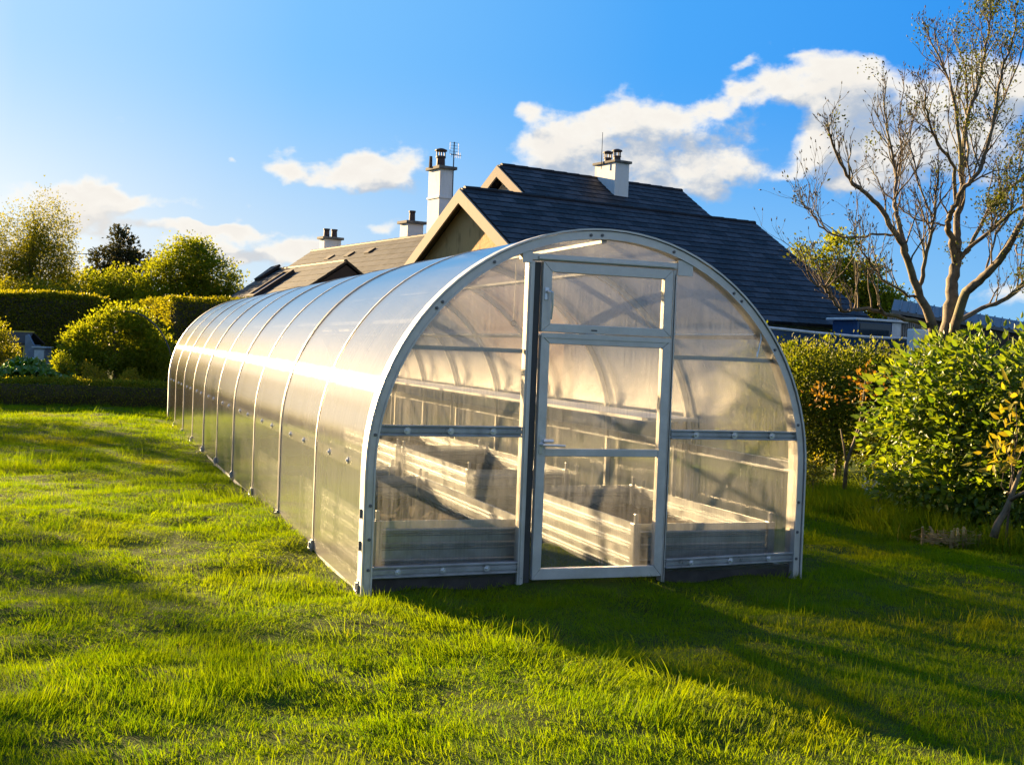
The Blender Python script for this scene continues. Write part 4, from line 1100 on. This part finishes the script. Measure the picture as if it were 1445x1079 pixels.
mb = MB(); mb.obox(k0-rt*.12, rt*.28, fw*.4, UP*(z1-.03)); mb.build('body', M['shed_blue'], cb, bevel=.006)
mb = MB(); mb.obox(k0-rt*.09-fw*.012+UP*(z1-.42), rt*.22, fw*.01, UP*.34); mb.build('door', M['shed_pale'], cb)
mb = MB(); mb.obox(k0-rt*.15-fw*.03+UP*(z1-.028), rt*.34, fw*.46, UP*.03); mb.build('lid', M['shed_pale'], cb)
# slim dark hoop over the shrub
h0_, h1_ = gp(108, 26.9), gp(246, 26.6); mb = MB(); pts = []
for k in range(21):
    f = k/20; th = math.pi*(1-f); p = h0_.lerp(h1_, .5-.5*math.cos(math.pi-th) if False else f); c_ = h0_.lerp(h1_, .5); half = (h1_-h0_)*.5
    pts.append(c_+half*math.cos(th)+UP*(.55+1.45*math.sin(th)))
pts = [h0_-UP*.05]+pts+[h1_-UP*.05]; mb.tube(pts, .016, 6)
ob = mb.build('garden_arch', M['iron'], at=h0_); tag(ob, 'thin dark metal hoop arching over the round shrub', 'arch')
mb = MB(); pts = [P(-60+220*k/8, 351+8*k/8+1.5*math.sin(k*.4), 60) for k in range(9)]; mb.tube(pts, .018, 4)
ob = mb.build('overhead_wire', M['iron'], at=pts[0]); tag(ob, 'thin overhead wire crossing the sky between the birch and the conifer', 'wire')
mb = MB(); pp = pts[0]; mb.tube([Vector((pp.x, pp.y, -.2)), pp+UP*.3], [.13, .09], 8); ob = mb.build('utility_pole', M['timber'], at=Vector((pp.x, pp.y, 0))); tag(ob, 'wooden pole carrying the thin overhead wire beyond the birch', 'pole')
p2 = pts[-1]; mb = MB(); mb.tube([Vector((p2.x, p2.y, -.2)), p2+UP*.1], [.13, .09], 8); ob = mb.build('utility_pole', M['timber'], at=Vector((p2.x, p2.y, 0))); tag(ob, 'wooden pole ending the overhead wire behind the dark conifer', 'pole')

# ------------------------------------------------------------------ planting at the right
tree('broadleaf_tree', gp(1190, 40), [(gp(1178, 40, 4.9), (.75, .8, .75)), (gp(1140, 40, 4.9), (.45, .5, .55)), (gp(1200, 40, 4.2), (.85, .9, .8)), (gp(1235, 40, 3.9), (.7, .8, .8)), (gp(1215, 40, 3.3), (1.0, 1, .8)), (gp(1160, 40, 4.0), (.7, .8, .9)), (gp(1248, 40, 3.2), (.5, .6, .6)), (gp(1190, 40, 2.2), (1.2, 1, 1.2))], 0, M['leaf_lime'],
     'bright green leafy tree rising behind the right end of the slate roof', 'tree', None, 360, 40, .18, (.09, .15), 'spray', 41, .14, .5)
# russet green shrub next to the greenhouse
tree('russet_shrub', gp(1190, 13.6), [(gp(1130, 13.2, 1.22), (.50, .55, .40)), (gp(1185, 13.7, 1.24), (.60, .6, .40)), (gp(1245, 13.7, 1.22), (.50, .6, .40)), (gp(1150, 13.3, .85), (.5, .5, .5)), (gp(1215, 13.8, .85), (.6, .5, .55)), (gp(1265, 13.6, .8), (.4, .5, .6)), (gp(1120, 13.4, .5), (.4, .4, .5)), (gp(1075, 14, 1.2), (.5, .5, .45))], 0, M['leaf_russet'],
     'dense russet and green shrub right of the greenhouse wall', 'shrub', None, 1250, 32, .085, (.030, .052), 'small', 42, .05, .45, .8, .3, 14)
# glossy broad leaved shrub
tree('broadleaf_shrub', gp(1360, 11.2), [(gp(1300, 11.3, 1.15), (.36, .34, .40)), (gp(1350, 11.0, 1.38), (.42, .36, .36)), (gp(1410, 10.6, 1.38), (.42, .36, .38)), (gp(1275, 11.5, .72), (.26, .3, .38)), (gp(1325, 11.1, .75), (.42, .36, .45)), (gp(1385, 10.7, .82), (.42, .36, .48)), (gp(1440, 10.4, .85), (.4, .36, .5)),
     (gp(1310, 11.0, .34), (.40, .3, .26)), (gp(1370, 10.6, .36), (.40, .3, .26)), (gp(1430, 10.3, .36), (.40, .3, .28)), (gp(1480, 10.2, 1.25), (.45, .4, .5)), (gp(1500, 10.1, .6), (.45, .4, .5))], 0, M['leaf_glossy'],
     'tall glossy shrub with large sunlit leaves nearest the right edge', 'shrub', None, 1150, 11, .095, (.040, .105), 'broad', 43, .028, .6, .8, .0, 24)
tree('broadleaf_shrub', level(5.6, 8.6), [(level(5.3, 9.0, .9), (.5, .5, .55)), (level(5.9, 8.4, 1.0), (.55, .5, .6)), (level(6.4, 7.6, .9), (.5, .5, .6)), (level(5.7, 8.5, .4), (.6, .5, .35)), (level(6.6, 6.9, .6), (.5, .5, .5))], 0, M['leaf_glossy'], 'lower glossy shrub continuing the border past the right edge of the lawn', 'shrub', None, 420, 10, .10, (.045, .10), 'broad', 51, .025, .55, .8, 0, 14)
tree('variegated_plant', gp(1437, 9.7), [(gp(1436, 9.7, .85), (.13, .2, .30)), (gp(1455, 9.7, .95), (.2, .2, .35)), (gp(1420, 9.7, .72), (.10, .15, .12))], 0, M['leaf_yellow'], 'yellow leaved plant at the right edge before the glossy shrub', 'plant', None, 12, 8, .07, (.06, .12), 'broad', 44, .012, .3, .8, .1, 8)
# hedge bank behind the border, so no gap shows under the shrubs
tree('backing_shrub', gp(1290, 16.5), [(gp(1130, 16.5, .8), (1.0, .6, .85)), (gp(1290, 16.0, .8), (1.2, .6, .85)), (gp(1430, 15, .8), (1.2, .6, .85)), (gp(1540, 14, .8), (.9, .6, .9))], 0, M['leaf_mid'], 'dark mass of shrubbery in the shade behind the right border', 'shrub', None, 500, 34, .13, (.06, .1), 'small', 45, .05, .5)
# slim tree with reddish leaves
tr0 = gp(1193, 11.9); st = thing('slim_tree', tr0, 'slim pale stemmed young tree with reddish leaves before the russet shrub', 'tree')
mb = MB(); pq = [P(u, v, 11.9) for (u, v) in ((1192, 690), (1194, 655), (1206, 622), (1215, 590), (1219, 560), (1222, 530))]
mb.tube(pq, [.022, .020, .017, .014, .011, .006], 7); mb.tube([P(1194, 650, 11.9), P(1190, 625, 11.95), P(1186, 605, 12)], [.012, .010, .006], 6); mb.tube([pq[2], P(1216, 600, 11.8), P(1232, 570, 11.7)], [.011, .008, .004], 6)
mb.build('trunk', M['trunk_grey'], st, smooth=True)
rng = np.random.default_rng(46); pos, outd, cc = crown_points([(P(1225, 535, 11.8), (.20, .2, .16)), (P(1206, 560, 11.9), (.14, .15, .12)), (P(1160, 565, 12), (.14, .15, .12))], 26, 8, .05, rng, .2); b = Bulk(); V, pl = scatter(pos, outd, rng.uniform(.03, .06, len(pos)), 'small', rng); b.add(V, pl); b.build('crown', M['leaf_red'], st)
# crooked stem and dry stump at the foot of the glossy shrub
mb = MB(); cp = [P(u, v, 9.6) for (u, v) in ((1402, 758), (1408, 738), (1418, 722), (1425, 706), (1432, 686), (1440, 664))]; mb.tube(cp, [.034, .028, .024, .022, .019, .014], 8); mb.tube([cp[3], P(1438, 698, 9.5), P(1452, 690, 9.45)], [.018, .014, .009], 7)
ob = mb.build('crooked_stem', M['trunk_grey'], at=cp[0], smooth=True); tag(ob, 'crooked bare stem leaning out of the border at the lower right', 'stem')
rng = np.random.default_rng(47); s0 = gp(1356, 9.9); mb = MB()
for k in range(9):
    q = s0+rt*rng.uniform(-.24, .26)+fw*rng.uniform(-.08, .10); mb.tube([q-UP*.04, q+UP*rng.uniform(.05, .10), q+Vector((rng.uniform(-.03, .03), rng.uniform(-.03, .03), rng.uniform(.06, .13)))], [.017, .014, .009], 7)
for k in range(330):
    q = s0+rt*rng.normal()*.14+fw*rng.normal()*.07+UP*abs(rng.normal())*.04; d_ = Vector(unit(rng, 1)[0])*rng.uniform(.06, .15); d_.z *= .35; mb.tube([q, q+d_], [.003, .002], 3)
M['stump'] = bark('cut_stems', (.42, .29, .11), (.22, .14, .06))
ob = mb.build('cut_stump', M['stump'], at=s0); tag(ob, 'clump of cut stems in dry clippings below the glossy shrub', 'stump')
tree('yellow_flowers', gp(1155, 12.3), [(gp(1155, 12.3, .33), (.09, .09, .16))], 0, M['leaf_yellow'], 'small plant with orange yellow flowers at the foot of the russet shrub', 'plant', None, 26, 10, .035, (.025, .045), 'small', 48, .008, .3)
tree('pale_flowers', gp(1255, 11.2), [(gp(1250, 11.2, .28), (.18, .12, .06)), (gp(1232, 11.3, .33), (.08, .08, .06))], 0, simple('cream_petals', (.55, .50, .36), .7), 'low patch of cream flowers between the slim tree and the glossy shrub', 'plant', None, 20, 5, .03, (.02, .035), 'small', 49, .008, .3)
tree('pale_flowers', gp(1432, 9.9), [(gp(1432, 9.9, .10), (.10, .08, .07))], 0, M['leaf_yellow'], 'low tuft of straw coloured flower heads beside the crooked stem', 'plant', None, 16, 10, .03, (.02, .035), 'small', 50, .008, .3)

# ------------------------------------------------------------------ bare tree at the right
rng = np.random.default_rng(60); rr = random.Random(60); TD = 14.0
bt0 = gp(1336, TD); bt = thing('bare_tree', bt0, 'tall spreading tree with bare pale branches and few young leaves at right', 'tree')
mb = MB(); twigs = []; leaf_pts = []
def limb(pts, r0, r1, dd=0.0, d0=0.0):
    """pts are seen in the photograph; the limb drifts dd metres in depth along its length"""
    n = len(pts); W_ = [P(u, v, TD+d0+dd*k/(n-1)) for k, (u, v) in enumerate(pts)]
    S = []                                            # smooth the polyline
    for k in range(n-1):
        p0, p1, p2, p3 = W_[max(k-1, 0)], W_[k], W_[k+1], W_[min(k+2, n-1)]
        for f in np.linspace(0, 1, 5)[:-1]:
            S.append(.5*((2*p1)+(p2-p0)*f+(2*p0-5*p1+4*p2-p3)*f*f+(3*p1-p0-3*p2+p3)*f**3))
    S.append(W_[-1]); m_ = len(S)
    S = [p+Vector(rng.normal(size=3))*.008 for p in S]
    R = [r0+(r1-r0)*(k/(m_-1))**.8 for k in range(m_)]
    mb.tube(S, R, 8 if r0 > .05 else 6); return S, R
def twig(p, d, L, r, lev):
    n = 4; pts = [p]; d = d.normalized()
    for k in range(n):
        d = (d+Vector(rng.normal(size=3))*.16+UP*(.10 if lev < 3 else .05)).normalized(); pts.append(pts[-1]+d*(L/n))
    mb.tube(pts, [r*(1-.6*k/n) for k in range(n+1)], 4 if lev > 1 else 5, cap=False)
    if lev < 3:
        m_ = rr.randint(2, 4) if lev == 1 else rr.randint(2, 3)
        for k in range(m_):
            j = rr.randint(1, n); sd_ = Vector(rng.normal(size=3)); nd = (d*.75+sd_*.42+UP*.35).normalized()
            twig(pts[j], nd, L*rr.uniform(.4, .7), r*.55, lev+1)
    else:
        e = pts[-1]; mb.tube([e, e+d*.03], [.007, .004], 4)
    leaf_pts.append((pts[-1], d))
LIMBS = [
    ([(1336,520),(1334,478),(1342,433),(1344,394),(1349,370)], .19, .072, 0, 0),
    ([(1330,510),(1322,481),(1313,450),(1298,418),(1286,385),(1274,346),(1260,324),(1238,288),(1216,269),(1195,247),(1178,212),(1169,186)], .125, .012, -1.2, 0),
    ([(1278,356),(1269,312),(1262,283),(1265,252),(1258,215),(1250,170),(1250,122)], .065, .008, .5, -.5),
    ([(1265,252),(1272,215),(1268,180),(1275,116)], .03, .007, .5, 0),
    ([(1298,408),(1303,380),(1310,346),(1318,307),(1320,276),(1326,240)], .055, .012, -.5, -.2),
    ([(1268,334),(1240,331),(1200,334),(1168,329),(1151,307),(1142,295),(1131,286)], .03, .007, -.9, -.5),
    ([(1318,470),(1310,459),(1265,447),(1233,437),(1204,437),(1187,437),(1173,418),(1163,406),(1146,399),(1137,375)], .06, .010, -1.6, 0),
    ([(1300,422),(1274,413),(1245,394),(1224,365),(1212,348),(1204,325)], .035, .008, -1.0, -.2),
    ([(1349,372),(1342,336),(1338,320),(1340,305),(1349,288),(1361,264),(1380,245),(1392,210),(1405,150),(1411,111),(1425,67),(1434,29)], .085, .010, -1.0, 0),
    ([(1349,375),(1351,345),(1351,312),(1358,276),(1358,240),(1362,180),(1376,134),(1389,78),(1396,33),(1404,19)], .10, .008, .5, 0),
    ([(1355,366),(1375,336),(1392,303),(1409,276),(1440,254),(1475,215),(1500,160)], .055, .014, 1.0, 0),
    ([(1350,370),(1385,336),(1409,315),(1443,290),(1480,265),(1530,240)], .05, .014, -.8, 0),
    ([(1342,478),(1349,457),(1363,413),(1387,392),(1409,368),(1426,344),(1444,312),(1470,270),(1490,220)], .12, .03, -1.3, 0),
    ([(1346,466),(1354,452),(1385,435),(1421,421),(1444,404),(1490,380)], .065, .02, .8, 0),
    ([(1338,320),(1327,317),(1296,310),(1270,293),(1245,268),(1232,240)], .028, .007, .6, -.2),
    ([(1350,290),(1345,236),(1325,205),(1311,167),(1305,138),(1300,118)], .05, .007, -.8, -.1),
    ([(1356,250),(1354,200),(1342,125),(1331,94),(1318,67),(1307,42)], .05, .007, .2, .1),
    ([(1365,235),(1365,200),(1365,134),(1360,89),(1347,53)], .04, .007, 1.1, .2),
    ([(1388,230),(1400,180),(1420,130),(1440,80),(1450,40)], .035, .008, .8, -.5),
    ([(1405,330),(1425,300),(1435,250),(1448,200)], .03, .010, .9, -.4),
    ([(1318,307),(1300,270),(1290,230),(1285,190),(1292,160)], .025, .007, .4, -.5),
    ([(1430,345),(1440,360),(1460,350)], .02, .008, -.3, -.9),
    ([(1387,392),(1400,350),(1412,310),(1420,280)], .03, .010, .6, -.5),
]
for (pts, r0, r1, dd, d0) in LIMBS:
    S, R = limb(pts, r0*.54, r1*.8, dd, d0); n = len(S)
    for k in range(int(n*.25), n):
        if R[k] > .07: continue
        if rr.random() < (.80 if R[k] < .026 else .30):
            t_ = (S[min(k+1, n-1)]-S[k-1]).normalized(); sd_ = Vector(rng.normal(size=3)); sd_ = (sd_-t_*sd_.dot(t_)).normalized()
            twig(S[k], t_*.60+sd_*.60+UP*.55, rr.uniform(.25, .62)*(1 if k < n-6 else .45), min(R[k]*.6, .012), 1)
    twig(S[-1], (S[-1]-S[-3]), .18, R[-1]*.9, 2)
mb.build('trunk', M['trunk_grey'], bt, smooth=True)
pos = []; dirs = []
for (p, d) in leaf_pts:
    u_ = (p-Vector(CAM)).dot(Vector(ROWS[0]))/(p-Vector(CAM)).dot(Vector(ROWS[2]))*F_PX+W_PX/2
    pr_ = .12 if u_ > 1345 else .008
    if rr.random() < pr_:
        for k in range(rr.randint(26, 60)): pos.append(list(p+Vector(rng.normal(size=3))*.075)); dirs.append(list(d+Vector(rng.normal(size=3))*.8))
    elif rr.random() < .05:
        for k in range(2): pos.append(list(p)); dirs.append(list(d+Vector(rng.normal(size=3))*.3))
pos = np.array(pos); dirs = np.array(dirs); b = Bulk(); V, pl = scatter(pos, dirs, rng.uniform(.022, .045, len(pos)), 'small', rng); b.add(V, pl); b.build('crown', foliage('young_olive_leaves', (.045, .065, .010), (.10, .12, .014), .35), bt)

# ------------------------------------------------------------------ grass
def blade_mesh(name, n, spread, hmin, hmax, wdt, lean, seed, mat, segs=3, comb=0.0):
    rng = np.random.default_rng(seed); V = []; F4 = []; F3 = []
    for i in range(n):
        r = spread*math.sqrt(rng.random()); a = rng.uniform(0, 6.283); x, y = r*math.cos(a), r*math.sin(a)
        h = rng.uniform(hmin, hmax)*(1-.25*r/spread); yaw = rng.uniform(0, 6.283); le = abs(rng.normal())*lean
        dx, dy = math.cos(yaw)*le+comb, math.sin(yaw)*le; fa = rng.uniform(0, 3.14); wx, wy = math.cos(fa)*wdt/2, math.sin(fa)*wdt/2
        base = len(V); L = h
        for k in range(segs+1):
            f = k/segs; b_ = f*f
            cx, cy_, cz = x+dx*b_*L, y+dy*b_*L, L*(f-.35*b_*min(1.2, math.hypot(dx, dy)))-.012
            ww = 1-f*.75
            if k < segs: V += [(cx-wx*ww, cy_-wy*ww, cz), (cx+wx*ww, cy_+wy*ww, cz)]
            else: V.append((cx, cy_, cz))
        for k in range(segs-1): q = base+2*k; F4.append((q, q+1, q+3, q+2))
        q = base+2*(segs-1); F3.append((q, q+1, q+2))
    b = Bulk(); b.add(np.array(V), [np.array(F4), np.array(F3)])
    V_ = np.concatenate(b.V); me = bpy.data.meshes.new(name)
    me.from_pydata(V_.tolist(), [], [tuple(f) for f in F4]+[tuple(f) for f in F3]); me.update(); me.materials.append(mat)
    return bpy.data.objects.new(name, me)
def grass_mat(name, lo, hi, dry, trans=.5):
    m, t, out = new_mat(name)
    r1 = t.add('ShaderNodeObjectInfo').outputs['Random']; r2 = t.add('ShaderNodeNewGeometry').outputs['Random Per Island']
    at = t.add('ShaderNodeAttribute', attribute_type='INSTANCER', attribute_name='patch').outputs['Fac']
    col = t.mix(t.math('ADD', t.math('MULTIPLY', r1, .62), t.math('MULTIPLY', r2, .38)), lo, hi)
    col = t.mix(t.math('MULTIPLY', at, .4), col, dry)
    col = t.mix(t.smooth(r2, .975, .985, 0, .6), col, (.30, .24, .09))
    d = t.add('ShaderNodeBsdfDiffuse'); t.l.new(col, d.inputs[0])
    tr = t.add('ShaderNodeBsdfTranslucent'); t.l.new(t.mix(1.0, col, (1.7, 1.45, .3), 'MULTIPLY'), tr.inputs[0])
    mx = t.add('ShaderNodeMixShader'); mx.inputs[0].default_value = trans
    t.l.new(d.outputs[0], mx.inputs[1]); t.l.new(tr.outputs[0], mx.inputs[2])
    gl = t.add('ShaderNodeBsdfAnisotropic'); gl.inputs['Roughness'].default_value = .45
    m2 = t.add('ShaderNodeMixShader'); m2.inputs[0].default_value = .006
    t.l.new(mx.outputs[0], m2.inputs[1]); t.l.new(gl.outputs[0], m2.inputs[2]); t.l.new(m2.outputs[0], out.inputs[0]); return m
M['grass'] = grass_mat('lawn_blades', (.052, .140, .002), (.190, .275, .002), (.25, .23, .006))
M['tall_grass'] = grass_mat('tall_blades', (.09, .17, .004), (.20, .27, .006), (.22, .22, .02))
def grass_object(name, label, pos, rot, scale, index, patch, sources):
    col = bpy.data.collections.new(name+'_tufts')
    for o in sources: col.objects.link(o)
    me = bpy.data.meshes.new(name); me.vertices.add(len(pos)); me.vertices.foreach_set('co', pos.reshape(-1).astype(np.float32))
    for nm, typ, arr, key in (('rot', 'FLOAT_VECTOR', rot, 'vector'), ('scl', 'FLOAT_VECTOR', scale, 'vector'), ('idx', 'INT', index, 'value'), ('patch', 'FLOAT', patch, 'value')):
        a = me.attributes.new(nm, typ, 'POINT'); a.data.foreach_set(key, arr.reshape(-1).astype(np.int32 if typ == 'INT' else np.float32))
    me.update()
    ob = bpy.data.objects.new(name, me); COL.objects.link(ob)
    ng = bpy.data.node_groups.new(name+'_scatter', 'GeometryNodeTree')
    ng.interface.new_socket('Geometry', in_out='INPUT', socket_type='NodeSocketGeometry'); ng.interface.new_socket('Geometry', in_out='OUTPUT', socket_type='NodeSocketGeometry')
    N = ng.nodes; L = ng.links; i_ = N.new('NodeGroupInput'); o_ = N.new('NodeGroupOutput')
    ci = N.new('GeometryNodeCollectionInfo'); ci.inputs['Collection'].default_value = col; ci.inputs['Separate Children'].default_value = True; ci.inputs['Reset Children'].default_value = True
    ip = N.new('GeometryNodeInstanceOnPoints'); ip.inputs['Pick Instance'].default_value = True
    def attr(nm, typ):
        n = N.new('GeometryNodeInputNamedAttribute'); n.data_type = typ; n.inputs[0].default_value = nm; return n.outputs[0]
    L.new(i_.outputs[0], ip.inputs['Points']); L.new(ci.outputs[0], ip.inputs['Instance']); L.new(attr('idx', 'INT'), ip.inputs['Instance Index'])
    e2r = N.new('FunctionNodeEulerToRotation'); L.new(attr('rot', 'FLOAT_VECTOR'), e2r.inputs[0]); L.new(e2r.outputs[0], ip.inputs['Rotation'])
    L.new(attr('scl', 'FLOAT_VECTOR'), ip.inputs['Scale']); L.new(ip.outputs[0], o_.inputs[0])
    md = ob.modifiers.new('scatter', 'NODES'); md.node_group = ng
    return tag(ob, label, 'grass', kind='stuff')
src = [blade_mesh('lawn_tuft', 64, .10, .020, .050, .0034, .65, 100+k, M['grass'], 3, .05+.1*(k % 3)) for k in range(6)]+[blade_mesh('lawn_tuft', 48, .09, .040, .085, .0034, .75, 120+k, M['grass'], 4, .5) for k in range(3)]
rng = np.random.default_rng(77)
def in_view(x, y, margin):
    dx, dy = x-CAM[0], y-CAM[1]; lat = dx*math.cos(YAW)-dy*math.sin(YAW); dep = dx*math.sin(YAW)+dy*math.cos(YAW)
    return lat, dep, np.abs(lat) < dep*.4275*1.12+margin
pts = []
for (d0_, d1_, dens, sc) in ((2.9, 6.0, 380, 1.0), (6.0, 10, 270, 1.05), (10, 16, 130, 1.25), (16, 25.5, 70, 1.6)):
    half = d1_*.4275*1.12+1.4; area = 2*half*(d1_-d0_); n = int(area*dens)
    lat = rng.uniform(-half, half, n); dep = rng.uniform(d0_, d1_, n)
    x = CAM[0]+lat*math.cos(YAW)+dep*math.sin(YAW); y = CAM[1]-lat*math.sin(YAW)+dep*math.cos(YAW)
    _, _, ok = in_view(x, y, 1.3)
    # keep the beds, the far hedge, the border and the back of the house free
    for (x0, x1, y0, y1, h, _l) in BEDS: ok &= ~((x > x0-.03) & (x < x1+.03) & (y > y0-.03) & (y < y1+.03))
    ok &= ~((np.abs(y+.0) < .06) & (x > -.05) & (x < 3.05)); ok &= ~(((np.abs(x) < .05) | (np.abs(x-3) < .05)) & (y > -.05) & (y < LEN))
    ok &= ~((x > 3.1) & (y > 9.5)); ok &= ~((x > 6.6) & (y > -2.2))
    pts.append(np.stack([x[ok], y[ok], np.full(ok.sum(), sc)], -1))
n = 2600; lat = rng.uniform(2, 8, n); dep = rng.uniform(2.5, 7.5, n)
x = CAM[0]+lat*math.cos(YAW)+dep*math.sin(YAW); y = CAM[1]-lat*math.sin(YAW)+dep*math.cos(YAW)
ok = lat > dep*.4275*1.12+1.2; pts.append(np.stack([x[ok], y[ok], np.full(ok.sum(), 1.5)], -1))
# thinner cover on the lawn left of the frame
n = 12000; lat = rng.uniform(-15, -1, n); dep = rng.uniform(2.5, 25, n)
x = CAM[0]+lat*math.cos(YAW)+dep*math.sin(YAW); y = CAM[1]-lat*math.sin(YAW)+dep*math.cos(YAW)
ok = lat < -(dep*.4275*1.12+1.2); pts.append(np.stack([x[ok], y[ok], np.full(ok.sum(), 1.7)], -1))
pts = np.concatenate(pts); x, y, sc = pts.T; n = len(x)
hm = .55*vnoise(x/.55, y/.55, 11)+.45*vnoise(x/.19, y/.19, 12); long_ = vnoise(x/1.6, y/1.6, 13)
hgt = .35+2.0*hm**1.8*(.7+.6*long_)
big = rng.random(n) < .085; hgt = np.where(big, hgt*1.25+.75, hgt*.85)
z = ground_h(x, y)-.004
lean_dir = 6.28*vnoise(x/1.1+40, y/1.1, 14)*1.6+rng.normal(size=n)*1.0
tilt = .02+.45*vnoise(x/.5, y/.5+9, 15)**1.5
ins = (x > 0) & (x < 3) & (y > 0) & (y < LEN); hgt = np.where(ins, hgt*.7, hgt)
rot = np.stack([rng.normal(size=n)*.08, tilt, lean_dir], -1)
s_ = sc*rng.uniform(.8, 1.2, n)*np.where(big, 1.2, 1.0); scl = np.stack([s_, s_, s_*hgt], -1)
patch = np.clip((vnoise(x/.7+3, y/.7, 16)-.52)*2.6, 0, 1)*np.clip(vnoise(x/2.5, y/2.5, 17)*1.6-.3, 0, 1)
grass_object('lawn_grass', 'tufted short green grass covering the lawn around and inside the greenhouse', np.stack([x, y, z], -1), rot, scl, np.where(vnoise(x/.8, y/.8, 21)+.35*rng.random(n) > .92, rng.integers(6, 9, n), rng.integers(0, 6, n)), patch, src)
# long grass along the foot of the right border
src2 = [blade_mesh('long_tuft', 34, .09, .16, .42, .0062, .55, 200+k, M['tall_grass'], 5) for k in range(5)]
pl_ = []
for (u0, D0, u1, D1, cnt, wdt) in ((1125, 12.9, 1240, 11.4, 420, .38), (1240, 11.4, 1330, 10.3, 330, .28), (1330, 10.3, 1460, 9.6, 60, .25), (1140, 13.6, 1300, 12.2, 150, .4)):
    a, b_ = gp(u0, D0), gp(u1, D1)
    for k in range(cnt):
        q = a.lerp(b_, rng.random())+Vector((rng.normal()*wdt*.5, rng.normal()*wdt*.5, 0)); pl_.append((q.x, q.y))
pl_ = np.array(pl_); n = len(pl_); x, y = pl_.T
s_ = rng.uniform(.6, 1.15, n)
grass_object('tall_grass', 'long uncut grass along the foot of the right border', np.stack([x, y, ground_h(x, y)-.01], -1), np.stack([rng.normal(size=n)*.15, rng.normal(size=n)*.15, rng.uniform(0, 6.28, n)], -1), np.stack([s_, s_, s_], -1), rng.integers(0, 5, n), rng.random(n)*.5, src2)
